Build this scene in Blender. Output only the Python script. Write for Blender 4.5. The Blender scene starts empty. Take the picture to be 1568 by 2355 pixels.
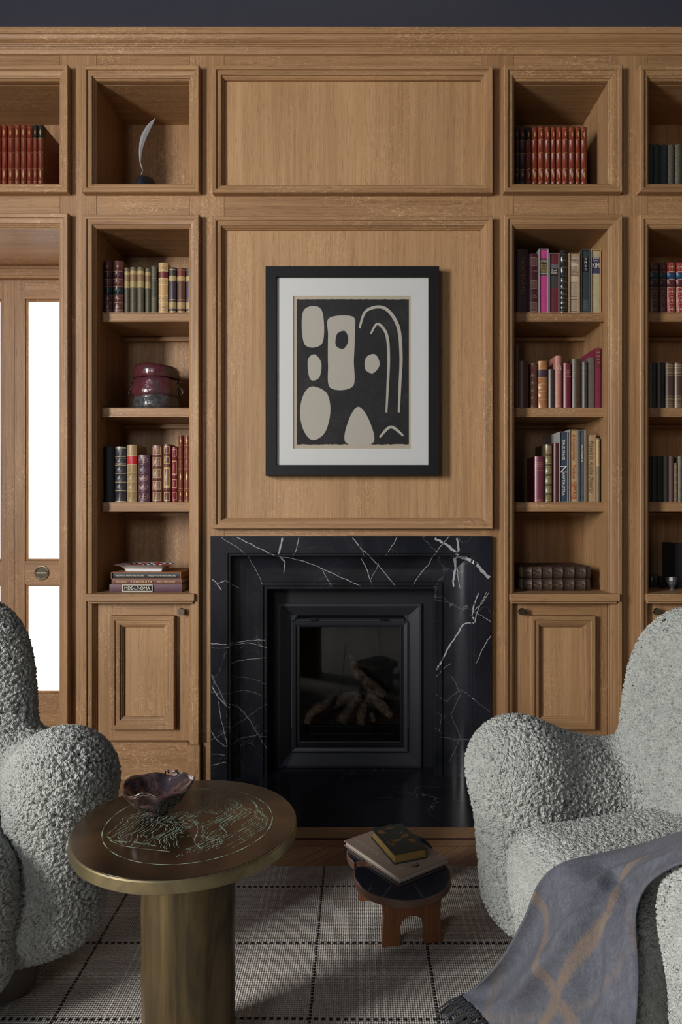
import bpy, math, random
import numpy as np
from mathutils import Matrix, Vector

S = bpy.context.scene
C = S.collection
PI = math.pi
F, CX, CY, CAMZ = 1600.0, 825.0, 1165.0, 1.142    # focal length and horizon of a 1568x2355 frame
W = 2.909                                          # plane of the panelled wall

# ---------------------------------------------------------------- camera
cam = bpy.data.cameras.new('camera')
co = bpy.data.objects.new('camera', cam); C.objects.link(co)
co.location = (0, 0, CAMZ); co.rotation_euler = (PI/2, 0, 0)
cam.sensor_fit = 'VERTICAL'; cam.sensor_height = 36; cam.lens = 36*F/2355
cam.shift_x = (784-CX)/2355; cam.shift_y = -(1177.5-CY)/2355
cam.clip_start = 0.02
S.camera = co
S.view_settings.view_transform = 'Standard'; S.view_settings.look = 'None'
S.view_settings.gamma = 1; S.view_settings.use_curve_mapping = False
S.view_settings.exposure = -0.08
S.cycles.use_denoising = True
S.cycles.max_bounces = 8; S.cycles.diffuse_bounces = 4; S.cycles.glossy_bounces = 3
S.cycles.transmission_bounces = 6; S.cycles.transparent_max_bounces = 8
S.cycles.caustics_reflective = False; S.cycles.caustics_refractive = False

# ---------------------------------------------------------------- light
wd = bpy.data.worlds.new('world'); S.world = wd; wd.use_nodes = True
wd.node_tree.nodes['Background'].inputs[0].default_value = (0.72, 0.84, 1.0, 1)
wd.node_tree.nodes['Background'].inputs[1].default_value = 0.035
def area(name, loc, target, sx, sy, power, col):
    l = bpy.data.lights.new(name, 'AREA'); l.shape = 'RECTANGLE'; l.size = sx; l.size_y = sy
    l.energy = power; l.color = col
    o = bpy.data.objects.new(name, l); C.objects.link(o); o.location = loc
    o.rotation_euler = (Vector(target)-Vector(loc)).to_track_quat('-Z', 'Y').to_euler()
    return o
# daylight outside the tall window of the left wall
area('window_daylight', (-3.75, -0.85, 2.0), (-1.0, 0.9, 1.5), 1.10, 2.0, 430, (1.0, 0.985, 0.955))
# added fill light behind the camera, standing in for an unseen window
area('rear_fill_light', (-1.75, -2.9, 2.45), (-0.2, 1.6, 0.5), 0.8, 1.0, 42, (1.0, 0.98, 0.95))

# ---------------------------------------------------------------- node helpers
class NT:
    def __init__(s, name):
        s.m = bpy.data.materials.new(name); s.m.use_nodes = True
        s.t = s.m.node_tree; s.t.nodes.clear()
        s.out = s.t.nodes.new('ShaderNodeOutputMaterial')
        s.b = s.t.nodes.new('ShaderNodeBsdfPrincipled')
        s.t.links.new(s.b.outputs[0], s.out.inputs[0])
    def n(s, typ, **kw):
        nd = s.t.nodes.new('ShaderNode'+typ)
        for k, v in kw.items():
            if k == 'ins':
                for a, b in v.items(): s.set(nd.inputs[a], b)
            else: setattr(nd, k, v)
        return nd
    def set(s, sock, v):
        if isinstance(v, bpy.types.NodeSocket): s.t.links.new(v, sock)
        elif isinstance(v, bpy.types.Node): s.t.links.new(v.outputs[0], sock)
        else:
            if isinstance(v, tuple) and len(v) == 3 and sock.type == 'RGBA': v = v+(1,)
            sock.default_value = v
    def p(s, **kw):
        for k, v in kw.items(): s.set(s.b.inputs[k.replace('_', ' ')], v)
    def math(s, op, a, b=0.0, c=0.0, clamp=False):
        nd = s.n('Math', operation=op, use_clamp=clamp)
        s.set(nd.inputs[0], a); s.set(nd.inputs[1], b); s.set(nd.inputs[2], c)
        return nd.outputs[0]
    def mix(s, f, a, b, mode='MIX'):
        nd = s.n('Mix', data_type='RGBA', blend_type=mode)
        s.set(nd.inputs[0], f); s.set(nd.inputs[6], a); s.set(nd.inputs[7], b)
        return nd.outputs[2]
    def ramp(s, f, a, b):       # clamp((f-a)/(b-a))
        nd = s.n('MapRange', ins={0: f, 1: a, 2: b, 3: 0.0, 4: 1.0}); return nd.outputs[0]
    def coord(s, kind='Object', scale=(1, 1, 1), loc=(0, 0, 0), rot=(0, 0, 0)):
        tc = s.n('TexCoord'); mp = s.n('Mapping')
        s.t.links.new(tc.outputs[kind], mp.inputs[0])
        s.set(mp.inputs[1], loc); mp.inputs[2].default_value = rot; s.set(mp.inputs[3], scale)
        return mp.outputs[0]
    def noise(s, v, scale, detail=2, rough=.5, dist=0.0):
        nd = s.n('TexNoise', ins={'Vector': v, 'Scale': scale, 'Detail': detail, 'Roughness': rough, 'Distortion': dist})
        return nd.outputs[0]
    def voro(s, v, scale, feature='F1', rand=1.0, smooth=None):
        nd = s.n('TexVoronoi', feature=feature, ins={'Vector': v, 'Scale': scale, 'Randomness': rand})
        if smooth is not None: nd.inputs['Smoothness'].default_value = smooth
        return nd.outputs[0]
    def bump(s, h, strength, dist=0.001):
        nd = s.n('Bump', ins={'Strength': strength, 'Distance': dist, 'Height': h}); s.set(s.b.inputs['Normal'], nd.outputs[0])
    def sep(s, v):
        nd = s.n('SeparateXYZ', ins={0: v}); return nd.outputs

def simple(name, col, rough=.5, metal=0.0, coat=0.0, var=.12, vs=30, spec=.5):
    m = NT(name); v = m.coord()
    f = m.noise(v, vs, 3)
    m.p(Base_Color=m.mix(m.math('MULTIPLY', f, var*2), col, tuple(c*.45 for c in col)), Roughness=rough, Metallic=metal, Coat_Weight=coat)
    m.b.inputs['Specular IOR Level'].default_value = spec
    return m.m

def oak(name, axis, light=(.395, .228, .108), dark=(.205, .106, .046), figure=1.0):
    """quarter-sawn oak; the grain runs along axis"""
    m = NT(name); tc = m.n('TexCoord'); rnd = m.n('ObjectInfo').outputs['Random']
    off = m.n('CombineXYZ', ins={0: m.math('MULTIPLY', rnd, 13.7), 1: m.math('MULTIPLY', rnd, 7.1), 2: m.math('MULTIPLY', rnd, 9.3)})
    add = m.n('VectorMath', operation='ADD'); m.set(add.inputs[0], tc.outputs['Object']); m.set(add.inputs[1], off.outputs[0])
    def sc(a, c):
        v = [c, c, c]; v['XYZ'.index(axis)] = a
        nd = m.n('VectorMath', operation='MULTIPLY'); m.set(nd.inputs[0], add.outputs[0]); nd.inputs[1].default_value = v
        return nd.outputs[0]
    fine = m.noise(sc(3.0, 260), 1, 2, .6)
    med = m.noise(sc(.9, 34), 1, 3, .55, .4)
    big = m.noise(sc(.8, 4), 1, 2)
    pores = m.noise(sc(16, 420), 1, 1)
    fl = m.noise(sc(24, 60), 1, 2, .6, 1.2)
    flmask = m.noise(sc(2.2, 5), 1, 1)
    band = m.ramp(m.math('ABSOLUTE', m.math('SUBTRACT', fl, .5)), .022, .0)   # thin ray flecks
    fleck = m.math('MULTIPLY', band, m.ramp(flmask, .46, .64))
    t = m.math('ADD', m.math('MULTIPLY', fine, .55), m.math('ADD', m.math('MULTIPLY', med, .5), m.math('MULTIPLY', big, .45)))
    c = m.mix(m.ramp(t, .56, .98), light, dark)
    c = m.mix(m.math('MULTIPLY', m.ramp(pores, .60, .70), .45), c, tuple(x*.5 for x in dark))
    c = m.mix(m.math('MULTIPLY', fleck, .75*figure), c, (.64, .42, .24))
    m.p(Base_Color=c, Roughness=m.math('ADD', .42, m.math('MULTIPLY', fine, .2)))
    m.b.inputs['Specular IOR Level'].default_value = .4
    m.bump(m.math('SUBTRACT', fine, pores), .25, .0006)
    return m.m

CH_SUB = 2
CH_L = (-1.135, 1.65, math.radians(-54)); CH_R = (.755, 1.47, math.radians(180+17))
M = {}
M['oak_v'] = oak('oak vertical grain', 'Z')
M['oak_h'] = oak('oak horizontal grain', 'X')
M['oak_y'] = oak('oak depth grain', 'Y')
M['oak_panel'] = oak('oak panel veneer', 'Z', (.46, .275, .135), (.285, .158, .070), .7)
M['floor_a'] = oak('parquet one way', 'X', (.42, .25, .12), (.22, .12, .055), .3)
M['floor_dark'] = simple('dark inlay strip', (.07, .022, .012), .4)
M['ceiling'] = simple('blue grey ceiling paint', (.066, .092, .155), .75, var=.04, vs=3)
M['plaster'] = simple('grey wall paint', (.16, .15, .14), .8, var=.04, vs=3)
M['black_frame'] = simple('black lacquered wood', (.006, .006, .007), .5, var=.05, spec=.25)
M['steel'] = simple('black painted steel', (.012, .013, .017), .5, var=.1, vs=60, spec=.3)
M['steel_face'] = simple('dark grey steel', (.030, .031, .039), .42, var=.1, vs=20, spec=.4)
M['firebox'] = simple('sooty firebox panel', (.035, .036, .036), .75, var=.3, vs=12)
M['nickel'] = simple('aged nickel', (.30, .27, .22), .32, 1.0, var=.2, vs=80)
M['old_brass'] = simple('aged brass pull', (.24, .20, .14), .38, .8, var=.3, vs=90)
M['shaded_brass'] = simple('brass with recess shade', (.07, .055, .04), .45, .8, var=.3, vs=90)  # shade of the shallow recess put into the brass colour
M['mat_board'] = simple('white mat board', (.82, .83, .81), .9, var=.02)
M['paper'] = simple('cream paper', (.60, .52, .40), .9, var=.05)
M['pages'] = simple('book pages', (.50, .40, .26), .85, var=.3, vs=120)
M['gilt'] = simple('gilt page edge', (.42, .27, .09), .38, .5, var=.35, vs=60)
M['gold'] = simple('gold tooling', (.72, .50, .22), .35, .35, var=.1)
M['cream_ink'] = simple('cream lettering', (.72, .66, .55), .6, var=.02)
M['red_ink'] = simple('red lettering', (.42, .04, .03), .6, var=.02)
M['dark_ink'] = simple('dark lettering', (.05, .035, .03), .6, var=.02)
M['white_vein'] = simple('white calcite vein', (.42, .42, .44), .3, var=.35, vs=90)
M['grey_vein'] = simple('grey calcite vein', (.17, .17, .19), .3, var=.35, vs=90)
M['porcelain'] = simple('white porcelain', (.80, .80, .82), .18, coat=.5, var=.01)

def marble():
    m = NT('black marble'); v = m.coord()
    big = m.noise(v, 3.2, 6, .6, .6)
    c = m.mix(m.ramp(big, .35, .75), (.007, .008, .011), (.022, .023, .031))
    w = m.n('TexNoise', ins={'Vector': v, 'Scale': 4.0, 'Detail': 5.0})
    dv = m.n('VectorMath', operation='MULTIPLY_ADD'); m.set(dv.inputs[0], w.outputs[1]); dv.inputs[1].default_value = (.35, .35, .35); m.set(dv.inputs[2], v)
    e = m.voro(dv.outputs[0], 3.4, 'DISTANCE_TO_EDGE')
    msk = m.ramp(m.noise(v, 2.1, 2), .50, .66)
    line = m.math('MULTIPLY', m.ramp(e, .006, .001), msk)
    e2 = m.voro(dv.outputs[0], 13, 'DISTANCE_TO_EDGE')
    l2 = m.math('MULTIPLY', m.ramp(e2, .014, .002), m.ramp(m.noise(v, 5, 3), .55, .70))
    c = m.mix(m.math('MULTIPLY', line, .25), c, (.5, .5, .53))
    c = m.mix(m.math('MULTIPLY', l2, .14), c, (.45, .45, .5))
    m.p(Base_Color=c, Roughness=.24); m.b.inputs['Specular IOR Level'].default_value = .55
    return m.m
M['marble'] = marble()

# ---------------------------------------------------------------- mesh helpers
class MB:
    def __init__(s): s.v = []; s.f = []; s.mi = []
    def quad(s, *idx, mi=0): s.f.append(idx); s.mi.append(mi)
    def box(s, x0, x1, y0, y1, z0, z1, mi=0, bev=0.0):
        if bev:
            b = bev; base = len(s.v)
            # chamfered box: 24 corners
            P = {}
            for ix, x in enumerate((x0, x1)):
                for iy, y in enumerate((y0, y1)):
                    for iz, z in enumerate((z0, z1)):
                        sx, sy, sz = (1 if ix == 0 else -1), (1 if iy == 0 else -1), (1 if iz == 0 else -1)
                        P[ix, iy, iz, 'x'] = len(s.v); s.v.append((x, y+sy*b, z+sz*b))
                        P[ix, iy, iz, 'y'] = len(s.v); s.v.append((x+sx*b, y, z+sz*b))
                        P[ix, iy, iz, 'z'] = len(s.v); s.v.append((x+sx*b, y+sy*b, z))
            def Q(a): s.f.append(tuple(P[k] for k in a)); s.mi.append(mi)
            for i in (0, 1):
                q = [(i, 0, 0, 'x'), (i, 0, 1, 'x'), (i, 1, 1, 'x'), (i, 1, 0, 'x')]; Q(q if i == 0 else q[::-1])
                q = [(0, i, 0, 'y'), (1, i, 0, 'y'), (1, i, 1, 'y'), (0, i, 1, 'y')]; Q(q if i == 0 else q[::-1])
                q = [(0, 0, i, 'z'), (0, 1, i, 'z'), (1, 1, i, 'z'), (1, 0, i, 'z')]; Q(q if i == 0 else q[::-1])
            for i in (0, 1):
                for j in (0, 1):
                    Q([(i, j, 0, 'x'), (i, j, 1, 'x'), (i, j, 1, 'y'), (i, j, 0, 'y')])
                    Q([(i, 0, j, 'x'), (i, 1, j, 'x'), (i, 1, j, 'z'), (i, 0, j, 'z')])
                    Q([(0, i, j, 'y'), (1, i, j, 'y'), (1, i, j, 'z'), (0, i, j, 'z')])
                    for k in (0, 1): Q([(i, j, k, 'x'), (i, j, k, 'y'), (i, j, k, 'z')])
            return s
        o = len(s.v)
        s.v += [(x0, y0, z0), (x1, y0, z0), (x1, y1, z0), (x0, y1, z0), (x0, y0, z1), (x1, y0, z1), (x1, y1, z1), (x0, y1, z1)]
        for f in ((0, 3, 2, 1), (4, 5, 6, 7), (0, 1, 5, 4), (1, 2, 6, 5), (2, 3, 7, 6), (3, 0, 4, 7)):
            s.f.append(tuple(o+i for i in f)); s.mi.append(mi)
        return s
    def frame(s, x0, x1, z0, z1, prof, Y, sides='LTRB', mh=0, mv=1):
        """moulding swept round an opening; prof = (outward, protrusion); mitred corners"""
        n = len(prof)
        def ring(cx, cz, dx, dz):
            o = len(s.v)
            for u, p in prof: s.v.append((cx+dx*u, Y-p, cz+dz*u))
            return o
        BL = ring(x0, z0, -1, -1 if 'B' in sides else 0); TL = ring(x0, z1, -1, 1)
        TR = ring(x1, z1, 1, 1); BR = ring(x1, z0, 1, -1 if 'B' in sides else 0)
        segs = {'L': (BL, TL, mv), 'T': (TL, TR, mh), 'R': (TR, BR, mv), 'B': (BR, BL, mh)}
        for k in sides:
            a, b, mi = segs[k]
            for i in range(n-1): s.f.append((a+i, a+i+1, b+i+1, b+i)); s.mi.append(mi)
        return s
    def lathe(s, prof, seg=32, cx=0, cy=0, mi=0, fn=None, cap=True):
        o = len(s.v); n = len(prof)
        for k in range(seg):
            a = 2*PI*k/seg
            for r, z in prof:
                rr, zz = (r, z) if fn is None else fn(a, r, z)
                s.v.append((cx+rr*math.cos(a), cy+rr*math.sin(a), zz))
        for k in range(seg):
            k2 = (k+1) % seg
            for i in range(n-1): s.f.append((o+k*n+i, o+k2*n+i, o+k2*n+i+1, o+k*n+i+1)); s.mi.append(mi)
        if cap:
            s.f.append(tuple(o+k*n for k in range(seg))[::-1]); s.mi.append(mi)
            s.f.append(tuple(o+k*n+n-1 for k in range(seg))); s.mi.append(mi)
        return s
    def prism(s, poly, z0, z1, mi=0, bev=0.0):
        rings = [(0, z0)] if not bev else [(bev, z0), (0, z0+bev)]
        rings += [(0, z1)] if not bev else [(0, z1-bev), (bev, z1)]
        P = np.array(poly, float); n = len(P)
        e = np.roll(P, -1, 0)-np.roll(P, 1, 0); nn = np.stack([e[:, 1], -e[:, 0]], 1); nn /= np.linalg.norm(nn, axis=1)[:, None]+1e-9
        o = len(s.v)
        for off, z in rings:
            Q = P-nn*off
            s.v += [(float(a), float(b), z) for a, b in Q]
        for r in range(len(rings)-1):
            for i in range(n):
                j = (i+1) % n
                s.f.append((o+r*n+i, o+r*n+j, o+(r+1)*n+j, o+(r+1)*n+i)); s.mi.append(mi)
        s.f.append(tuple(o+i for i in range(n))[::-1]); s.mi.append(mi)
        t = o+(len(rings)-1)*n; s.f.append(tuple(t+i for i in range(n))); s.mi.append(mi)
        return s
    def tube(s, pts, rad, seg=8, mi=0, squash=1.0):
        pts = [Vector(p) for p in pts]; n = len(pts); o = len(s.v)
        rad = rad if hasattr(rad, '__len__') else [rad]*n
        up = Vector((0, 0, 1)) if abs((pts[1]-pts[0]).normalized().z) < .9 else Vector((0, 1, 0))
        a = (pts[1]-pts[0]).normalized().cross(up).normalized()
        for i, p in enumerate(pts):
            t = (pts[min(i+1, n-1)]-pts[max(i-1, 0)]).normalized()
            a = (a-t*a.dot(t)).normalized(); b = t.cross(a)
            for k in range(seg):
                th = 2*PI*k/seg; s.v.append(tuple(p+a*math.cos(th)*rad[i]+b*math.sin(th)*rad[i]*squash))
        for i in range(n-1):
            for k in range(seg):
                k2 = (k+1) % seg
                s.f.append((o+i*seg+k, o+i*seg+k2, o+(i+1)*seg+k2, o+(i+1)*seg+k)); s.mi.append(mi)
        s.f.append(tuple(o+k for k in range(seg))[::-1]); s.mi.append(mi)
        s.f.append(tuple(o+(n-1)*seg+k for k in range(seg))); s.mi.append(mi)
        return s
    def xf(s, mat, start=0):
        for i in range(start, len(s.v)): s.v[i] = tuple(mat @ Vector(s.v[i]))
        return s
    def build(s, name, mats, parent=None, smooth=None, loc=None):
        me = bpy.data.meshes.new(name); me.from_pydata([tuple(v) for v in s.v], [], s.f)
        for m in (mats if isinstance(mats, (list, tuple)) else [mats]): me.materials.append(m)
        me.polygons.foreach_set('material_index', s.mi)
        me.validate(); me.update()
        if smooth is not None:
            me.shade_smooth() if smooth >= 180 else me.set_sharp_from_angle(angle=math.radians(smooth))
            if smooth < 180:
                me.polygons.foreach_set('use_smooth', [True]*len(me.polygons)); me.update()
        o = bpy.data.objects.new(name, me); C.objects.link(o)
        if parent: o.parent = parent
        if loc: o.location = loc
        return o

def thing(name, label, cat, loc=(0, 0, 0), rz=0.0, group=None):
    o = bpy.data.objects.new(name, None); C.objects.link(o); o.empty_display_size = .05
    o.location = loc; o.rotation_euler = (0, 0, rz); tag(o, label, cat, group); return o
def tag(o, label, cat=None, group=None):
    o['label'] = label
    if cat: o['category'] = cat
    if group: o['group'] = group
    return o
def struct(o, label, cat):
    o['kind'] = 'structure'; o['label'] = label; o['category'] = cat; return o
def X(px, Y): return (px-CX)*Y/F
def Z(py, Y): return CAMZ-(py-CY)*Y/F
# ================================================================ THE ROOM
CEIL = 3.108
# key lines of the panelling
L1 = (-1.0975, -.7065); R1 = (.647, 1.043); R2 = (1.2075, 1.6035); DR = (-2.553, -1.249)
NZ = (2.489, 2.921)      # niche opening
BZ = (.783, 2.303)       # bookcase opening
BACK = 3.24
XL, XR = -3.4, 3.0

# floor: herringbone planks, border strips round the hearth
fl = MB()
fl.box(XL, XR, -3.0, 3.6, -.05, -.004, mi=0)
HX0, HX1, HY = -.6149, .5500, 2.476
def plank_tris(x0, x1, y0, y1, rot, cx, cy, mi):
    c, s = math.cos(rot), math.sin(rot)
    q = []
    for a, b in ((x0, y0), (x1, y0), (x1, y1), (x0, y1)): q.append((cx+a*c-b*s, cy+a*s+b*c))
    return q, mi
def clip(poly, f):
    out = []
    for i in range(len(poly)):
        a, b = poly[i], poly[(i+1) % len(poly)]; fa, fb = f(a), f(b)
        if fa >= 0: out.append(a)
        if (fa >= 0) != (fb >= 0):
            t = fa/(fa-fb); out.append((a[0]+(b[0]-a[0])*t, a[1]+(b[1]-a[1])*t))
    return out
bw, blen = .062, .372
BY = 2.336; BX0, BX1 = HX0-.14, HX1+.14
regions = [(XL, XR, -3.0, BY), (XL, BX0, BY, 3.6), (BX1, XR, BY, W)]
r45 = PI/4
n = int(blen/bw)
for i in range(-70, 70):
    for j in range(-9, 10):
        # staircase herringbone in a frame turned by 45 degrees
        for k in (0, 1):
            if k == 0: x0 = i*bw+j*2*blen*1.0; y0 = i*bw; x1 = x0+blen; y1 = y0+bw
            else: x0 = i*bw+j*2*blen+blen; y0 = i*bw-blen+bw; x1 = x0+bw; y1 = y0+blen
            g = .0006
            q, mi = plank_tris(x0+g, x1-g, y0+g, y1-g, r45, -.3, 1.0, 1+k)
            for (a0, a1, b0, b1) in regions:
                p = q
                for fn in (lambda t: t[0]-a0, lambda t: a1-t[0], lambda t: t[1]-b0, lambda t: b1-t[1]):
                    p = clip(p, fn)
                    if len(p) < 3: break
                if len(p) >= 3:
                    o = len(fl.v); fl.v += [(a, b, 0.0) for a, b in p]; fl.f.append(tuple(range(o, o+len(p)))); fl.mi.append(mi)
def border(d0, d1, mi, z=.0004):
    g = .0008
    for (x0, x1, y0, y1, m) in ((HX0-d1, HX1+d1, HY-d1+g, HY-d0, mi), (HX0-d1+g, HX0-d0, HY-d0, 3.4, mi), (HX1+d0, HX1+d1-g, HY-d0, W, mi)):
        o = len(fl.v); fl.v += [(x0, y0, z), (x1, y0, z), (x1, y1, z), (x0, y1, z)]; fl.f.append((o, o+1, o+2, o+3)); fl.mi.append(m)
border(0, .043, 1); border(.043, .080, 1); border(.080, .095, 3); border(.095, .140, 1)

def parquet(name, rot):
    m = NT(name); g = m.n('NewGeometry').outputs['Random Per Island']
    v = m.coord(rot=(0, 0, rot), loc=(0, 0, 0))
    off = m.n('CombineXYZ', ins={0: m.math('MULTIPLY', g, 30), 1: m.math('MULTIPLY', g, 17), 2: 0.0})
    add = m.n('VectorMath', operation='ADD'); m.set(add.inputs[0], v); m.set(add.inputs[1], off.outputs[0])
    st = m.n('VectorMath', operation='MULTIPLY'); m.set(st.inputs[0], add.outputs[0]); st.inputs[1].default_value = (3, 120, 1)
    f = m.noise(st.outputs[0], 1, 3, .6, .3)
    c = m.mix(m.ramp(f, .3, .75), (.40, .235, .11), (.22, .12, .055))
    c = m.mix(m.math('MULTIPLY', g, .5), c, (.17, .09, .04))
    m.p(Base_Color=c, Roughness=.38); m.bump(f, .15, .0005); return m.m
M['par_a'] = parquet('parquet plank', -r45); M['par_b'] = parquet('parquet plank crosswise', r45)
struct(fl.build('floor', [M['floor_dark'], M['par_a'], M['par_b'], M['floor_dark']]), 'oak herringbone parquet floor with border strips around the hearth', 'floor')

struct(MB().box(XL-.3, XR+.2, -3.0, 3.7, CEIL, CEIL+.05).build('ceiling', M['ceiling']), 'dark blue-grey painted ceiling above the oak cornice', 'ceiling')
# left wall with the tall window the daylight comes through
WY0, WY1, WZ0, WZ1 = -1.50, -.20, .85, 2.95
lw = MB()
lw.box(XL-.12, XL, -3.0, WY0, 0, CEIL); lw.box(XL-.12, XL, WY1, 3.7, 0, CEIL)
lw.box(XL-.12, XL, WY0, WY1, 0, WZ0); lw.box(XL-.12, XL, WY0, WY1, WZ1, CEIL)
struct(lw.build('wall_left', M['plaster']), 'grey painted side wall with a tall window', 'wall')
wf = MB()
for (a, b, c, d) in ((WY0, WY0+.05, WZ0, WZ1), (WY1-.05, WY1, WZ0, WZ1), (WY0+.05, WY1-.05, WZ0, WZ0+.05), (WY0+.05, WY1-.05, WZ1-.05, WZ1)):
    wf.box(XL-.10, XL-.04, a, b, c, d)
struct(wf.build('window_1', M['oak_v']), 'oak frame of the tall side window', 'window')
struct(MB().box(XR, XR+.1, -3.0, 3.7, 0, CEIL).build('wall_right', M['plaster']), 'grey painted side wall on the right', 'wall')

# back wall: oak stiles and rails round the openings
wb = MB(); T = W+.028; g = .0012
wb.box(XL, DR[0], W, T, 0, CEIL, 1)
stiles = [(DR[1], L1[0]), (L1[1], -.5640), (.5125, R1[0]), (R1[1], R2[0]), (R2[1], XR)]
for a, b in stiles: wb.box(a, b, W, T, 0, CEIL, 1)
gaps = [(DR[0], DR[1]), L1, (-.5640, .5125), R1, R2]
for i, (a, b) in enumerate(gaps):
    a += g; b -= g
    wb.box(a, b, W+.0004, T, NZ[1] if i != 2 else NZ[1]+.004, CEIL, 0)
    if i != 2: wb.box(a, b, W+.0004, T, BZ[1], NZ[0], 0)
    else:
        wb.box(a, b, W+.0004, T, 2.300, 2.482, 0)
        wb.box(a, b, W+.0004, T, 1.0194, 1.092, 0)
struct(wb.build('wall_back', [M['oak_h'], M['oak_v']]), 'quarter-sawn oak panelled wall with stiles and rails', 'wall')
# plinth blocks and skirting of the panelling
sk = MB()
for a, b in ((-1.200, -1.151), (-.650, -.616), (.551, .592), (1.098, 1.152), (1.658, XR)):
    sk.box(a, b, W-.012, W, 0, .157, 0)
struct(sk.build('baseboard_back', [M['oak_v']]), 'low oak plinth blocks at the foot of the panelled wall', 'baseboard')

# cornice
cor = MB()
prof = [(.000, 2.968), (.004, 2.968), (.010, 2.972), (.012, 2.985), (.014, 2.990), (.018, 3.000), (.026, 3.008), (.028, 3.014), (.034, 3.016), (.036, 3.024), (.042, 3.026), (.044, 3.034),
        (.052, 3.038), (.064, 3.046), (.072, 3.056), (.077, 3.070), (.079, 3.082), (.086, 3.084), (.088, 3.088), (.088, 3.104), (.090, 3.108), (.090, 3.135), (.0, 3.135)]
prof = [(p*.62+.002 if p > 0 else 0, z) for p, z in prof]
def zc(z): return 3.029+(z-2.968)*(CEIL-3.029)/(3.135-2.968)
xs = [XL, XR]
o = len(cor.v)
for x in xs:
    for p, z in prof: cor.v.append((x, W-p, zc(z)))
k = len(prof)
for i in range(k-1): cor.f.append((o+i, o+i+1, o+k+i+1, o+k+i)); cor.mi.append(0)
struct(cor.build('trim_1', M['oak_h'], smooth=30), 'stepped oak cornice moulding along the top of the wall', 'trim')

# bolection moulding profile: (outward from opening, protrusion)
BOL = [(u, p*1.18) for u, p in [(-.002, -.012), (-.002, .002), (.002, .006), (.004, .006), (.004, .010), (.009, .013), (.010, .013), (.010, .018), (.013, .0195), (.027, .023), (.028, .023), (.028, .027), (.030, .0285), (.043, .030), (.046, .028), (.047, .025), (.047, .0)]]
def moulding(name, parent, rect, sides='LTRB', sc=1.0, Y=W, depth=1.0):
    prof = [(u*sc, p*depth) for u, p in BOL]
    return MB().frame(rect[0], rect[1], rect[2], rect[3], prof, Y, sides).build(name, [M['oak_h'], M['oak_v']], parent, smooth=25)

# centre overmantel panels (part of the panelling)
def wall_panel(name, x0, x1, z0, z1, label):
    p = MB().box(x0, x1, W+.006, W+.016, z0, z1).build(name, M['oak_panel'])
    struct(p, label, 'wall panel')
    mo = moulding('panel_moulding', p, (x0+.001, x1-.001, z0+.001, z1-.001), sc=.92)
    return p
wall_panel('trim_2', -.5640, .5125, 2.482, 2.925, 'wide plain oak wall panel with moulded edge under the cornice')
wall_panel('trim_3', -.5640, .5125, 1.092, 2.300, 'tall oak wall panel behind the framed print, above the fireplace')

# ================================================================ BUILT-IN NICHES, BOOKCASES
def case_shell(root, x0, x1, z0, z1, floor=True):
    t = .018; Y0 = W+.001
    for a, b in ((x0-t, x0), (x1, x1+t)):
        MB().box(a, b, T, BACK, z0-t, z1+t).build('side_panel', M['oak_v'], root)
    MB().box(x0-t, x1+t, BACK, BACK+.015, z0-t, z1+t).build('back_panel', M['oak_v'], root)
    MB().box(x0, x1, T, BACK, z1, z1+t).build('top_panel', M['oak_h'], root)
    if floor: MB().box(x0, x1, T, BACK, z0-t, z0).build('bottom_panel', M['oak_h'], root)

def niche(x, label, sides='LTRB'):
    r = thing('display_niche', label, 'shelf niche', ((x[0]+x[1])/2*0, 0, 0))
    case_shell(r, x[0], x[1], NZ[0]-.003, NZ[1]-.002)
    moulding('opening_moulding', r, (x[0], x[1], NZ[0], NZ[1]), sides)
    return r
niche(DR, 'oak niche over the doorway holding a row of red leather books')
niche(L1, 'oak niche holding the silver feather sculpture')
niche(R1, 'oak niche to the right of the upper wall panel, holding red leather books')
niche(R2, 'oak niche at the far right edge holding dark teal books')

SHZ = (1.969, 1.5639, 1.1605)
def shelf_mesh(x0, x1, zt):
    b = MB(); th = .041; yf = W+.052
    pr = [(yf+.006, zt), (yf, zt-.001), (yf, zt-.005), (yf+.0025, zt-.0065), (yf+.0025, zt-.033), (yf, zt-.0345), (yf-.0005, zt-.040), (yf+.004, zt-th), (BACK-.02, zt-th), (BACK-.02, zt-th-.004), (BACK, zt-th-.004), (BACK, zt)]
    n = len(pr); o = len(b.v)
    for x in (x0, x1):
        for y, z in pr: b.v.append((x, y, z))
    for i in range(n):
        j = (i+1) % n; b.f.append((o+i, o+j, o+n+j, o+n+i)); b.mi.append(0)
    b.f.append(tuple(o+i for i in range(n))); b.mi.append(0); b.f.append(tuple(o+n+i for i in range(n))[::-1]); b.mi.append(0)
    b.box(x0+.001, x1-.001, BACK-.03, BACK-.001, zt-.062, zt-.046)      # cleat under the back of the shelf
    for x in (x0+.006, x1-.006):
        b.box(x-.003, x+.003, yf+.02, yf+.028, zt-th-.006, zt-th)        # shelf pins
        b.box(x-.003, x+.003, BACK-.045, BACK-.037, zt-th-.006, zt-th)
    return b
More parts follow.
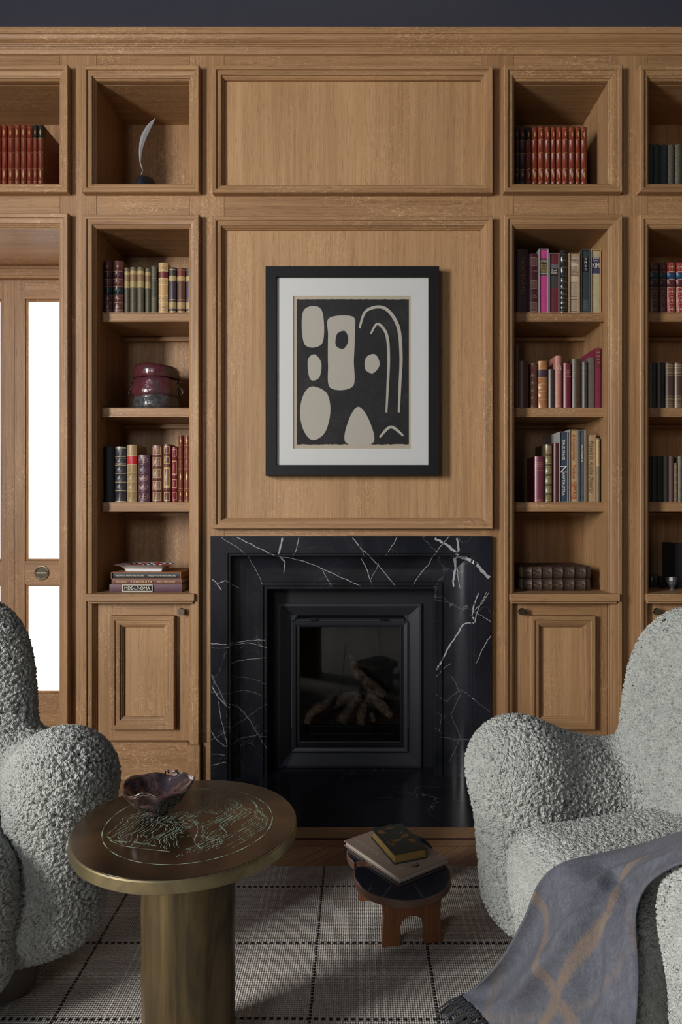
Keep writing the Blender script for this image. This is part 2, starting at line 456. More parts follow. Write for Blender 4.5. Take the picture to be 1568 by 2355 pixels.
def cabinet_door(root, x0, x1, z0, z1, knob_x, knob_z):
    d = MB(); Y0 = W+.004; Y1 = W+.024
    pw = .048
    d.box(x0, x0+.062, Y0, Y1, z0, z1, 1); d.box(x1-.062, x1, Y0, Y1, z0, z1, 1)
    d.box(x0+.062, x1-.062, Y0+.0005, Y1, z1-.05, z1, 0); d.box(x0+.062, x1-.062, Y0+.0005, Y1, z0, z0+.052, 0)
    do = d.build('door', [M['oak_h'], M['oak_v']], root)
    ix0, ix1, iz0, iz1 = x0+.108, x1-.102, z0+.098, z1-.098
    MB().box(ix0-.003, ix1+.003, Y0+.006, Y0+.014, iz0-.003, iz1+.003).build('door_panel', M['oak_panel'], do)
    moulding('door_moulding', do, (ix0, ix1, iz0, iz1), sc=1.0, Y=Y0, depth=.75)
    k = MB()
    pr = [(.0001, .0), (.0085, .0), (.0085, .004), (.006, .006), (.006, .016), (.0135, .018), (.0150, .021), (.0150, .030), (.0135, .0325), (.0001, .0325)]
    k.lathe(pr, 24); k.xf(Matrix.Rotation(PI/2, 4, 'X'))
    k.build('knob', M['nickel'], do, smooth=35, loc=(knob_x, Y0, knob_z))
    return do
def bookcase(x, label, knob):
    r = thing('built_in_bookcase', label, 'bookcase')
    x0, x1 = x
    case_shell(r, x0, x1, BZ[0], BZ[1], floor=False)
    for z in SHZ: shelf_mesh(x0+.0005, x1-.0005, z).build('shelf', M['oak_h'], r)
    # counter with moulded nosing
    c = MB()
    c.box(x0-.025, x1+.031, W-.050, W-.003, .752, .783, 0, bev=.002)
    c.box(x0-.018, x1+.024, W-.040, W-.003, .741, .7515, 0, bev=.003)
    c.box(x0+.0004, x1-.0004, W-.003, BACK, .755, .783, 0)
    c.build('counter', M['oak_h'], r)
    MB().frame(x0, x1, .157, BZ[1], BOL, W, 'LTR').build('opening_moulding', [M['oak_h'], M['oak_v']], r, smooth=25)
    MB().box(x0+.0004, x1-.0004, W+.03, BACK, .157, .165).box(x0, x0+.01, W+.03, BACK, .165, .755).box(x1-.01, x1, W+.03, BACK, .165, .755).box(x0, x1, BACK, BACK+.015, 0, .765).build('cupboard_box', M['oak_v'], r)
    MB().box(x0+.002, x1-.006, W-.006, W+.02, .001, .157, 0, bev=.001).build('plinth', M['oak_h'], r)
    for a, b in ((x0-.052, x0), (x1-.004, x1+.050)): MB().box(a, b, W-.038, W-.0005, .001, .156, 0, bev=.001).build('plinth_block', M['oak_v'], r)
    cabinet_door(r, x0+.004, x1-.004, .163, .738, x0+.030 if knob == 'L' else x1-.030, .706)
    return r
bookcase(L1, 'oak bookcase between the glazed door and the fireplace, holding a dark red lidded jar', 'R')
bookcase(R1, 'oak bookcase right of the fireplace with three full shelves and two old folios', 'L')
bookcase(R2, 'oak bookcase cut by the right edge of the picture, holding a small grey goblet', 'L')

# ================================================================ DOOR
DY = 3.42
d1 = MB()   # jambs and soffit lining, architrave
d1.box(DR[1]-.0, DR[1]+.02, T, DY, 0, 2.329, 1); d1.box(DR[0]-.02, DR[0], T, DY, 0, 2.329, 1)
d1.box(DR[0], DR[1], T, DY, 2.309, 2.329, 0)
door1 = d1.build('door_1', [M['oak_h'], M['oak_v']])
struct(door1, 'oak folding door with frosted glass panes in a deep oak doorway', 'door')
MB().frame(DR[0], DR[1], 0, 2.309, BOL, W, 'LTR').build('door_moulding', [M['oak_h'], M['oak_v']], door1, smooth=25)
MB().box(DR[0], DR[1], DY-.045, DY-.02, 2.262, 2.3085).box(DR[0], DR[1], DY-.055, DY-.02, 2.2495, 2.262, bev=.004).box(DR[0], DR[1], DY-.05, DY-.02, 2.295, 2.3085).build('head_trim', M['oak_h'], door1)
def frosted():
    m = NT('frosted glass lit by daylight'); v = m.coord()
    n = m.noise(v, 1.1, 2)
    m.p(Base_Color=(.85, .87, .9), Roughness=.35, Emission_Color=m.mix(n, (.94, .95, 1.0), (1, 1, 1)), Emission_Strength=2.0)
    return m.m
M['frosted'] = frosted()
lw_ = (DR[1]-DR[0])/3
for i in range(3):
    a = DR[0]+i*lw_+.0015; b = a+lw_-.003
    lf = MB(); y0, y1 = DY-.02, DY+.02
    gx0, gx1 = a+.050, b-.060
    lf.box(a, gx0, y0, y1, .005, 2.249, 1); lf.box(gx1, b, y0, y1, .005, 2.249, 1)
    zs = [Z(1593, DY), Z(1342, DY), Z(1290, DY), Z(690, DY)]
    lf.box(gx0, gx1, y0+.0005, y1, .005, zs[0], 0); lf.box(gx0, gx1, y0+.0005, y1, zs[1], zs[2], 0); lf.box(gx0, gx1, y0+.0005, y1, zs[3], 2.249, 0)
    lo = lf.build('door_leaf', [M['oak_h'], M['oak_v']], door1)
    for (za, zb) in ((zs[0], zs[1]), (zs[2], zs[3])):
        bd = MB()
        bd.frame(gx0+.012, gx1-.012, za+.012, zb-.012, [(0, .004), (.0, .010), (.006, .014), (.012, .012)], DY, 'LTRB')
        bd.build('glazing_bead', [M['oak_h'], M['oak_v']], lo)
        MB().box(gx0, gx1, DY-.003, DY+.003, za, zb).build('frosted_pane', M['frosted'], lo)
    hx = a+(X(100, DY)-(-1.6835))
    hz = Z(1316.5, DY)
    h = MB().lathe([(.0001, .006), (.026, .006), (.028, .001), (.031, 0), (.0345, .001), (.0355, .003), (.0355, .006)], 36)
    h.xf(Matrix.Rotation(PI/2, 4, 'X') @ Matrix.Scale(-1, 4, (0, 0, 1)))
    h.box(-.027, .027, .000, .0035, -.0045, .0045, bev=.001); o_ = len(h.v)
    h.lathe([(.0001, 0), (.0285, 0), (.0285, .0015), (.0001, .0015)], 36, mi=1); h.xf(Matrix.Translation((0, .0055, 0)) @ Matrix.Rotation(PI/2, 4, 'X'), o_)
    ho = h.build('flush_pull', [M['old_brass'], M['shaded_brass']], lo, smooth=30, loc=(hx, DY-.0265, hz))

# ================================================================ FIREPLACE
fp = thing('fireplace', 'black marble fireplace surround with white veins and polished hearth', 'fireplace', ((HX0+HX1)/2*0, 0, 0))
YM = 2.885
cove = [(.082+.114*(1-math.cos(t)), 2.894+.056*math.sin(t)) for t in np.linspace(0.0, PI/2, 12)]
MPROF = [(0, W-.0005), (0, YM), (.070, YM), (.072, YM+.002), (.0725, YM+.007), (.080, YM+.007), (.082, YM+.009)] + cove[1:] + [(.197, 2.944), (.198, 2.942), (.210, 2.942), (.212, 2.945), (.213, 2.949), (.2155, 2.949), (.2165, 2.946), (.226, 2.946), (.228, 2.949), (.228, 3.043)]
MZT = 1.0190
def msurf(x, z):
    """depth of the marble face at x, z"""
    u = min(x-HX0, HX1-x, MZT-z)
    us = [p[0] for p in MPROF[1:-1]]; ys = [p[1] for p in MPROF[1:-1]]
    return float(np.interp(u, us, ys)), u
sm = MB()
def fr3(prof, mi=0):
    n = len(prof); o = len(sm.v)
    for (cx, cz, dx, dz) in ((HX0, 0, 1, 0), (HX0, MZT, 1, -1), (HX1, MZT, -1, -1), (HX1, 0, -1, 0)):
        for u, y in prof: sm.v.append((cx+dx*u, y, cz+dz*u))
    for s_ in range(3):
        for i in range(n-1): sm.f.append((o+s_*n+i, o+(s_+1)*n+i, o+(s_+1)*n+i+1, o+s_*n+i+1)); sm.mi.append(mi)
fr3(MPROF)
rng = random.Random(5)
def vein(px, wpx, mi=1, wig=2.0):
    """a white vein crossing the stone, following its face; px = list of points"""
    P = []
    for i in range(len(px)-1):
        (a, b), (c, d) = px[i], px[i+1]
        n = max(2, int(math.hypot(c-a, d-b)/4))
        for k in range(n): P.append((a+(c-a)*k/n, b+(d-b)*k/n))
    P.append(px[-1]); N = len(P); prev = None
    jx = jy = 0.0
    for i, (a, b) in enumerate(P):
        jx = jx*.8+rng.uniform(-1, 1)*wig*.45; jy = jy*.8+rng.uniform(-1, 1)*wig*.45
        e = min(1, i/3, (N-1-i)/3)
        x = X(a+jx*e, 2.91); z = Z(b+jy*e, 2.91)
        t = i/(N-1)
        w = (wpx if not hasattr(wpx, '__len__') else wpx[0]+(wpx[1]-wpx[0])*t)*rng.uniform(.65, 1.1)*.42*2.91/F
        i0, i1 = max(0, i-1), min(N-1, i+1); dx, dz = P[i1][0]-P[i0][0], -(P[i1][1]-P[i0][1]); L = math.hypot(dx, dz) or 1
        nx, nz = -dz/L*w, dx/L*w
        pts = []; ok = True
        for sgn in (-1, 1):
            xx, zz = x+nx*sgn, z+nz*sgn
            y, u = msurf(xx, zz)
            if u < .0005 or u > .2275 or zz < .001: ok = False
            pts.append((xx, y-.0005, zz))
        if not ok: prev = None; continue
        o = len(sm.v); sm.v += pts
        if prev is not None: sm.f.append((prev, o, o+1, prev+1)); sm.mi.append(mi)
        prev = o
V = lambda *a, **k: vein(*a, **k)
V([(991, 1233), (1020, 1249), (1050, 1272), (1062, 1281), (1085, 1290), (1105, 1310), (1129, 1332)], (7, 11), wig=2.5)
V([(1047, 1233), (1052, 1262), (1050, 1285)], 6); V([(1050, 1281), (1074, 1281)], 5)
V([(1046, 1283), (1049, 1310), (1045, 1352)], (9, 5)); V([(1054, 1310), (1060, 1355)], 1.6)
V([(1030, 1234), (1012, 1255), (993, 1280), (985, 1300), (960, 1330), (950, 1350)], 2.2)
V([(808, 1233), (827, 1256), (850, 1280), (880, 1312), (900, 1336), (910, 1351)], 2.4)
V([(818, 1247), (832, 1262), (838, 1281)], 1.8); V([(830, 1284), (845, 1315), (853, 1338), (857, 1351)], 2.4)
V([(912, 1234), (898, 1258), (885, 1280)], 2); V([(853, 1335), (865, 1310), (870, 1295)], 1.2)
V([(652, 1232), (646, 1255), (641, 1279)], (6, 4)); V([(643, 1279), (653, 1294), (650, 1320)], (5, 1.5))
V([(689, 1232), (680, 1270), (672, 1280)], (2.4, 1.5))
V([(538, 1231), (590, 1257), (640, 1280), (700, 1293), (740, 1310), (790, 1333), (830, 1350)], 2.2)
V([(508, 1232), (545, 1255), (570, 1280), (600, 1345)], 1.2)
V([(740, 1310), (750, 1332), (763, 1351)], 1.6)
V([(480, 1325), (500, 1340), (512, 1356)], 2.6); V([(498, 1343), (520, 1334), (532, 1342), (548, 1354)], 2)
V([(1116, 1360), (1098, 1398), (1090, 1428), (1068, 1438), (1050, 1465), (1032, 1500), (1015, 1530), (997, 1560)], (1.5, 6), wig=2)
V([(1098, 1362), (1086, 1395), (1083, 1415), (1090, 1425)], (3, 4)); V([(1084, 1405), (1106, 1385), (1121, 1362)], 1.8)
V([(1086, 1405), (1110, 1418), (1130, 1430)], 1.5); V([(1130, 1453), (1112, 1480), (1100, 1508), (1092, 1523)], (3, 1.5))
V([(996, 1570), (1020, 1545), (1040, 1530)], 1)
V([(480, 1476), (525, 1481), (560, 1477), (612, 1476)], 2); V([(525, 1484), (570, 1482), (616, 1494)], 1.5); V([(482, 1487), (530, 1487)], 1)
V([(530, 1525), (570, 1520), (617, 1517)], 1.4)
V([(480, 1530), (500, 1570), (520, 1612), (545, 1628), (570, 1660), (592, 1700), (614, 1738)], 3, mi=2, wig=2.5)
V([(480, 1555), (505, 1600), (530, 1625)], 2.4); V([(480, 1588), (520, 1592), (560, 1592), (614, 1607)], 1.8, mi=2)
V([(480, 1700), (530, 1675), (580, 1645), (614, 1622)], 1.5, mi=2); V([(505, 1610), (515, 1660), (525, 1710)], 1.4)
V([(480, 1660), (500, 1695), (527, 1715)], 1.6); V([(530, 1714), (560, 1702), (590, 1698), (614, 1702)], 2.2, mi=2)
V([(480, 1728), (520, 1732)], 1.2); V([(480, 1757), (522, 1748)], 1.6); V([(530, 1555), (580, 1567), (615, 1580)], 1, mi=2)
V([(1000, 1600), (1030, 1620), (1060, 1590), (1090, 1605), (1130, 1640)], 1.1, mi=2); V([(1040, 1560), (1062, 1600), (1040, 1650), (1060, 1700), (1035, 1760)], 1.1, mi=2)
V([(1010, 1700), (1050, 1710), (1090, 1700)], 1, mi=2); V([(998, 1640), (1018, 1650), (1010, 1690)], 1, mi=2)
sm.build('marble_surround', [M['marble'], M['white_vein'], M['grey_vein']], fp, smooth=20)
MB().box(HX0, HX1, HY, W-.0006, -.02, .001, bev=.0005).box(HX0+.055, HX1-.055, W+.0002, 3.5, -.02, .0010).build('hearth_slab', M['marble'], fp)
# black steel closure plate and gas insert
YI = 3.03
ix0, ix1, iz1 = X(638, YI), X(968, YI), Z(1388, YI)
cp = MB()
cp.box(HX0+.226, ix0, YI+.012, YI+.02, .001, .80); cp.box(ix1, HX1-.226, YI+.012, YI+.02, .001, .80); cp.box(ix0, ix1, YI+.012, YI+.02, iz1, .80)
cp.build('closure_plate', M['steel'], fp)
ins = thing('gas_fire_insert', 'black steel framed gas fire insert with a glass front set in the fireplace', 'gas fire')
jx0, jx1, jz0, jz1 = ix0+.056, ix1-.052, .058, iz1-.056
MB().frame(jx0, jx1, jz0, jz1, [(0, -.036), (0, -.030), (.003, -.028), (.044, 0), (.0455, .0), (.0530, .0), (.0545, -.001), (.0545, -.011)], YI, 'LTRB').build('bevelled_frame', [M['steel_face'], M['steel_face']], ins)
yw = YI+.022
wx0, wx1, wz0, wz1 = jx0+.004, jx1-.004, jz0+.004, jz1-.026
MB().frame(wx0+.018, wx1-.018, wz0+.022, wz1-.018, [(0, -.02), (0, -.002), (.003, .0), (.014, .004), (.016, .004), (.018, .0), (.018, -.03)], yw, 'LTRB').build('window_frame', [M['steel_face'], M['steel_face']], ins)
MB().frame(wx0+.036, wx1-.034, wz0+.046, wz1-.026, [(0, -.016), (0, -.008), (.004, -.006), (.006, -.008), (.02, -.010)], yw, 'LTRB').build('glass_retainer', [M['steel'], M['steel']], ins)
for x in (X(718, yw), X(880, yw)):
    ht = MB()
    ht.box(x-.018, x+.018, yw+.004, yw+.016, wz1+.006, wz1+.012)
    for k in range(4): ht.tube([(x-.012+k*.008, yw+.002, wz1+.004), (x-.012+k*.008, yw+.002, wz1+.014)], .002, 6)
    ht.build('latch', M['steel'], ins, smooth=40)
def glass(name, col=(1, 1, 1), refl=1.0):
    m = NT(name); t = m.t
    tr = m.n('BsdfTransparent'); tr.inputs[0].default_value = col+(1,)
    gl = m.n('BsdfGlossy'); gl.inputs['Roughness'].default_value = .03
    fr = m.n('Fresnel'); fr.inputs[0].default_value = 1.5
    mx = m.n('MixShader'); m.set(mx.inputs[0], m.math('MULTIPLY', fr.outputs[0], refl)); t.links.new(tr.outputs[0], mx.inputs[1]); t.links.new(gl.outputs[0], mx.inputs[2])
    t.links.new(mx.outputs[0], m.out.inputs[0]); return m.m
M['fire_glass'] = glass('fire glass', (.86, .87, .87)); M['pic_glass'] = glass('picture glass', (.97, .97, .97), .35)
MB().box(wx0+.034, wx1-.032, yw+.012, yw+.015, wz0+.044, wz1-.024).build('glass_pane', M['fire_glass'], ins)
fb = MB(); fx0, fx1, fz0, fz1 = wx0+.016, wx1-.014, .075, wz1-.005
fb.box(fx0-.01, fx0, yw+.018, 3.36, fz0, fz1); fb.box(fx1, fx1+.01, yw+.018, 3.36, fz0, fz1); fb.box(fx0, fx1, 3.36, 3.37, fz0, fz1)
fb.box(fx0, fx1, yw+.018, 3.36, fz1, fz1+.01); fb.box(fx0-.01, fx1+.01, yw+.018, 3.37, fz0-.01, fz0)
fb.build('firebox', M['firebox'], ins)
bt = MB()
for k in range(9): bt.tube([(X(715, 3.12)+k*.034, 3.09, .15), (X(715, 3.12)+k*.034, 3.26, .15)], .0035, 6)
for y, z in ((3.092, .13), (3.092, .165), (3.25, .13)): bt.tube([(X(712, 3.12), y, z), (X(905, 3.12), y, z)], .004, 6)
for x in (X(722, 3.12), X(895, 3.12)): bt.tube([(x, 3.1, .075), (x, 3.1, .16)], .005, 6)
bt.build('grate', M['steel'], ins, smooth=40)
def log_mat():
    m = NT('ceramic log bark'); v = m.coord(); n1 = m.noise(v, 40, 5, .65, .8); n2 = m.noise(v, 9, 2)
    c = m.mix(m.ramp(n1, .35, .65), (.10, .065, .045), (.42, .29, .21)); c = m.mix(m.ramp(n2, .55, .72), c, (.05, .045, .04))
    m.p(Base_Color=c, Roughness=.9); m.bump(n1, .9, .004); return m.m
M['log'] = log_mat()
def log(pts, rads, label):
    rg = random.Random(len(label)); P = []; R = []
    for i in range(len(pts)-1):
        for k in range(6):
            t = k/6; P.append(Vector(pts[i]).lerp(Vector(pts[i+1]), t)); R.append(rads[i]+(rads[i+1]-rads[i])*t)
    P.append(Vector(pts[-1])); R.append(rads[-1])
    b = MB().tube(P, [r*rg.uniform(.92, 1.08) for r in R], 14)
    for i in range(len(b.v)):
        b.v[i] = tuple(Vector(b.v[i])+Vector((rg.uniform(-1, 1), rg.uniform(-1, 1), rg.uniform(-1, 1)))*.0025)
    o = b.build('ceramic_log', M['log'], None, smooth=180); tag(o, label, 'fire log', 'ceramic logs in the gas fire'); return o
def FP(px, py, Y): return (X(px, Y), Y, Z(py, Y))
log([FP(700, 1640, 3.27), FP(800, 1605, 3.27), FP(880, 1600, 3.27)], [.026, .030, .028], 'large dark log lying across the back of the grate')
log([FP(806, 1505, 3.22), FP(820, 1545, 3.21), FP(850, 1575, 3.20), FP(884, 1602, 3.19)], [.010, .021, .030, .022], 'curved log rising steeply to a point above the others')
log([FP(705, 1665, 3.10), FP(715, 1640, 3.13), FP(745, 1622, 3.17), FP(765, 1600, 3.2)], [.016, .018, .020, .016], 'mossy forked log at the left end of the grate')
log([FP(785, 1662, 3.105), FP(797, 1640, 3.12), FP(815, 1615, 3.16), FP(828, 1598, 3.19)], [.026, .026, .019, .014], 'pale cut log leaning in the middle of the grate')
log([FP(828, 1668, 3.10), FP(832, 1640, 3.13), FP(838, 1620, 3.16)], [.019, .021, .016], 'round-ended knotty log at the centre front of the grate')
log([FP(859, 1660, 3.11), FP(855, 1640, 3.14)], [.012, .010], 'smallest round log stub at the front of the grate')
log([FP(900, 1650, 3.10), FP(880, 1625, 3.12), FP(850, 1600, 3.16)], [.014, .024, .017], 'split log slanting down to the right end of the grate')
em = MB(); rg = random.Random(3)
M['ember'] = simple('grey ember stones', (.16, .165, .17), .8, var=.4, vs=40)
for k in range(46):
    x = rg.uniform(fx0+.012, fx1-.012); y = rg.uniform(yw+.03, yw+.07); r = rg.uniform(.005, .011); o = len(em.v)
    em.lathe([(.0001, -r*.6), (r*.8, -r*.3), (r, r*.2), (r*.6, r*.6), (.0001, r*.7)], 6, x, y)
    for i in range(o, len(em.v)):
        v = em.v[i]; em.v[i] = (v[0]+rg.uniform(-.002, .002), v[1]+rg.uniform(-.002, .002), v[2]+fz0+.0095+rg.uniform(0, .002))
eo = em.build('ember_stones', M['ember']); tag(eo, 'loose grey ember stones along the foot of the gas fire', 'ember stones'); eo['kind'] = 'stuff'

# ================================================================ FRAMED PRINT
YP = W-.048
px0, px1, pz1, pz0 = X(610.5, YP), X(1010, YP), Z(612, YP), Z(1094, YP)
pf = thing('framed_print', 'black and cream abstract print in a black frame above the fireplace', 'picture', ((px0+px1)/2, W, pz0))
ox, oz = -(px0+px1)/2, -pz0
fwid = .044
fpf = MB()
fpf.frame(px0+fwid+ox, px1-fwid+ox, pz0+fwid+oz, pz1-fwid+oz, [(0, .030), (0, .047), (.001, .048), (fwid-.001, .048), (fwid, .047), (fwid, -.001)], 0, 'LTRB', 0, 0)
fpf.build('frame', M['black_frame'], pf)
MB().box(px0+.01+ox, px1-.01+ox, -.012, -.002, pz0+.01+oz, pz1-.01+oz).build('backing_board', M['black_frame'], pf)
YA = W-.032
ax0, ax1, az1, az0 = X(674.5, YA), X(945, YA), Z(681, YA), Z(1032, YA)
mb = MB(); yb = -.032
mb.frame(ax0+ox, ax1+ox, az0+oz, az1+oz, [(0, -.0), (.0022, .002), (ax0-px0-fwid+.006, .002)], yb, 'LR', 0, 0)
mb = MB()
gx0, gx1, gz0, gz1 = px0+fwid-.006+ox, px1-fwid+.006+ox, pz0+fwid-.006+oz, pz1-fwid+.006+oz
a0, a1, b0, b1 = ax0+ox, ax1+ox, az0+oz, az1+oz
for (q0, q1, r0, r1) in ((gx0, a0, gz0, gz1), (a1, gx1, gz0, gz1), (a0, a1, gz0, b0), (a0, a1, b1, gz1)): mb.box(q0, q1, -.034, -.031, r0, r1)
mb.build('mat', M['mat_board'], pf)
MB().box(a0-.01, a1+.01, -.0302, -.029, b0-.01, b1+.01).build('print_sheet', M['paper'], pf)
def art():
    m = NT('black brushed ink'); v = m.coord(); n = m.noise(v, 9, 5, .65, .4); n2 = m.noise(m.coord(scale=(60, 60, 300)), 1, 2)
    c = m.mix(m.math('MULTIPLY', m.ramp(n, .5, .8), m.ramp(n2, .3, .7)), (.014, .013, .014), (.07, .068, .07))
    m.p(Base_Color=c, Roughness=.7); return m.m
M['ink'] = art(); M['art_cream'] = simple('cream printed shape', (.58, .54, .47), .85, var=.06, vs=6)
A0, A1, B1, B0 = X(682, YA)+ox, X(940, YA)+ox, Z(688, YA)+oz, Z(1022, YA)+oz
ar = MB(); n = 60; rg = random.Random(8); o = len(ar.v)
for i in range(n+1):
    x = A0+(A1-A0)*i/n; ar.v += [(x, -.0306, B0+rg.uniform(-.0015, .0015)), (x, -.0306, B1+rg.uniform(-.0008, .0008))]
for i in range(n): ar.f.append((o+2*i, o+2*i+2, o+2*i+3, o+2*i+1)); ar.mi.append(0)
def UV(u, v): return (A0+(A1-A0)*u, B1-(B1-B0)*v)     # u right, v down, 0..1
def catmull(P, n=10, closed=False):
    P = [np.array(p, float) for p in P]; out = []; N = len(P); R = range(N if closed else N-1)
    for i in R:
        p0 = P[(i-1) % N] if closed or i > 0 else P[0]; p1 = P[i]; p2 = P[(i+1) % N]; p3 = P[(i+2) % N] if closed or i+2 < N else P[-1]
        for k in range(n):
            t = k/n; out.append(tuple(.5*((2*p1)+(-p0+p2)*t+(2*p0-5*p1+4*p2-p3)*t*t+(-p0+3*p1-3*p2+p3)*t**3)))
    if not closed: out.append(tuple(P[-1]))
    return out
def shape(P, mi, y=-.0309):
    pts = [UV(*p) for p in catmull(P, 8, True)]; o = len(ar.v)
    ar.v += [(x, y, z) for x, z in pts]; ar.f.append(tuple(range(o, o+len(pts)))); ar.mi.append(mi)
def stroke(P, w, mi=1, y=-.0310):
    pts = catmull(P, 10); o = len(ar.v); N = len(pts)
    for i, p in enumerate(pts):
        a, b = pts[max(0, i-1)], pts[min(N-1, i+1)]; dx, dy = (b[0]-a[0])*(A1-A0), (b[1]-a[1])*(B1-B0); L = math.hypot(dx, dy) or 1
        x, z = UV(*p); wi = w*(.6+.4*math.sin(PI*min(1, max(0, i/(N-1)))))*(A1-A0)/2
        ar.v += [(x+dy/L*wi, y, z+dx/L*wi), (x-dy/L*wi, y, z-dx/L*wi)]
    for i in range(N-1): ar.f.append((o+2*i, o+2*i+2, o+2*i+3, o+2*i+1)); ar.mi.append(mi)
# plain abstract composition: cream slabs, bars, arches and discs
shape([(.06, .66), (.14, .60), (.27, .65), (.30, .78), (.25, .92), (.14, .97), (.06, .90), (.03, .78)], 1)
shape([(.29, .13), (.50, .12), (.52, .22), (.51, .42), (.50, .60), (.30, .61), (.28, .45), (.28, .25)], 1)
shape([(.10, .42), (.16, .38), (.22, .44), (.20, .54), (.12, .55)], 1)
shape([(.36, .24), (.43, .22), (.46, .28), (.42, .34), (.35, .32)], 0, -.0312)
shape([(.44, .99), (.46, .84), (.55, .74), (.65, .84), (.68, .99)], 1)
shape([(.62, .40), (.70, .38), (.74, .45), (.68, .51), (.61, .48)], 1)
stroke([(.56, .20), (.62, .08), (.78, .06), (.90, .18), (.93, .38), (.92, .60), (.91, .78)], .030)
stroke([(.66, .24), (.72, .17), (.80, .24), (.82, .40), (.81, .62), (.80, .78)], .026)
stroke([(.74, .95), (.84, .88), (.95, .94)], .026)
shape([(.06, .08), (.22, .07), (.23, .30), (.07, .31)], 1)
ar.build('printed_image', [M['ink'], M['art_cream']], pf)
MB().box(gx0, gx1, -.0375, -.036, gz0, gz1).build('glazing', M['pic_glass'], pf)
# ================================================================ LETTERING
_tc = {}
def text_verts(s, shear=0.0):
    if (s, shear) in _tc: return _tc[s, shear]
    cu = bpy.data.curves.new('lettering', 'FONT'); cu.body = s; cu.size = 1; cu.resolution_u = 2; cu.shear = shear
    ob = bpy.data.objects.new('lettering', cu); C.objects.link(ob)
    bpy.context.view_layer.update()
    dg = bpy.context.evaluated_depsgraph_get(); me = bpy.data.meshes.new_from_object(ob.evaluated_get(dg))
    v = [tuple(x.co) for x in me.vertices]; f = [tuple(p.vertices) for p in me.polygons]
    bpy.data.objects.remove(ob); bpy.data.curves.remove(cu); bpy.data.meshes.remove(me)
    A = np.array(v); A[:, :2] -= A[:, :2].min(0); _tc[s, shear] = (A, f, A[:, 0].max(), A[:, 1].max()); return _tc[s, shear]
def text(mb, s, org, ex, ey, w=None, h=None, mi=0, shear=0.0):
    """lettering fitted into a w x h box centred at org; ex, ey = reading and up directions"""
    A, f, tw, th = text_verts(s, shear)
    if w is None: sx = sy = h/th
    elif h is None: sx = sy = w/tw
    else: sx, sy = w/tw, h/th
    org, ex, ey = Vector(org), Vector(ex), Vector(ey); o = len(mb.v)
    for x, y, _ in A: mb.v.append(tuple(org+ex*((x-tw/2)*sx)+ey*((y-th/2)*sy)))
    for q in f: mb.f.append(tuple(o+i for i in q)); mb.mi.append(mi)

# ================================================================ BOOKS
M['rose_ink'] = simple('faded rose lettering', (.20, .10, .08), .6, var=.02)
def book_mat(name, base, bands=(), orn=None, ornz=(), rough=.45, mottle=0.0, stripes=0.0, tex='spark'):
    """bands = (z0, z1, colour) over the height of the spine; orn = gold pattern inside the z ranges ornz"""
    m = NT(name); tc = m.n('TexCoord'); s = m.sep(tc.outputs['Generated']); z = s[2]; x = s[0]
    ob = m.coord()
    n = m.noise(ob, 45, 4, .6)
    c = m.mix(m.math('MULTIPLY', m.ramp(n, .3, .75), .55), base, tuple(q*.45 for q in base))
    if mottle:
        sp = m.ramp(m.noise(ob, 330, 2, .6), .50, .60)
        c = m.mix(m.math('MULTIPLY', sp, mottle), c, (.30, .20, .085))
    spine = m.math('LESS_THAN', s[1], .16)
    for z0, z1, col in bands:
        f = m.math('MULTIPLY', m.math('MULTIPLY', m.math('GREATER_THAN', z, z0), m.math('LESS_THAN', z, z1)), spine)
        c = m.mix(f, c, col)
    if orn:
        cx = m.math('ABSOLUTE', m.math('SUBTRACT', x, .5))
        for z0, z1 in ornz:
            zc_, hz = (z0+z1)/2, (z1-z0)/2
            dz = m.math('DIVIDE', m.math('ABSOLUTE', m.math('SUBTRACT', z, zc_)), hz)
            dx = m.math('DIVIDE', cx, .40)
            if tex == 'spark':      # four pointed flower in a ring
                st = m.math('MULTIPLY', m.math('POWER', dx, .6), m.math('POWER', dz, .6))
                r = m.math('SQRT', m.math('ADD', m.math('MULTIPLY', dx, dx), m.math('MULTIPLY', dz, dz)))
                f = m.math('MULTIPLY', m.math('LESS_THAN', st, .13), m.math('LESS_THAN', r, .72))
                f = m.math('ADD', f, m.math('LESS_THAN', m.math('ABSOLUTE', m.math('SUBTRACT', r, .86)), .05), clamp=True)
            elif tex == 'box':      # ruled panel with a scroll inside
                mxd = m.math('MAXIMUM', dx, dz)
                edge = m.math('LESS_THAN', m.math('ABSOLUTE', m.math('SUBTRACT', mxd, .88)), .07)
                w = m.n('TexWave', wave_type='RINGS', rings_direction='SPHERICAL', ins={'Vector': tc.outputs['Generated'], 'Scale': 9.0, 'Distortion': 6.0, 'Detail': 2.0})
                f = m.math('ADD', edge, m.math('MULTIPLY', m.math('GREATER_THAN', w.outputs[1], .74), m.math('LESS_THAN', mxd, .72)), clamp=True)
            elif tex == 'plain':
                mxd = m.math('MAXIMUM', dx, dz); f = m.math('LESS_THAN', m.math('ABSOLUTE', m.math('SUBTRACT', mxd, .85)), .09)
            else:                   # leaf: slim lozenge
                f = m.math('LESS_THAN', m.math('ADD', m.math('MULTIPLY', dx, 1.9), dz), .80)
            f = m.math('MULTIPLY', m.math('MULTIPLY', f, spine), m.math('LESS_THAN', dz, 1.0))
            c = m.mix(m.math('MULTIPLY', f, .85), c, orn)
    m.p(Base_Color=c, Roughness=rough); m.bump(n, .2, .0006); return m.m
G = (.50, .33, .12); G2 = (.36, .26, .12)
def gb(*zs, w=.006, c=G): return [(z-w/2, z+w/2, c) for z in zs]
RIBS5 = (.19, .37, .55, .73, .88)
BK = {}
def style(k, *a, ribs=(), **kw): BK[k] = (book_mat('binding '+k, *a, **kw), ribs)
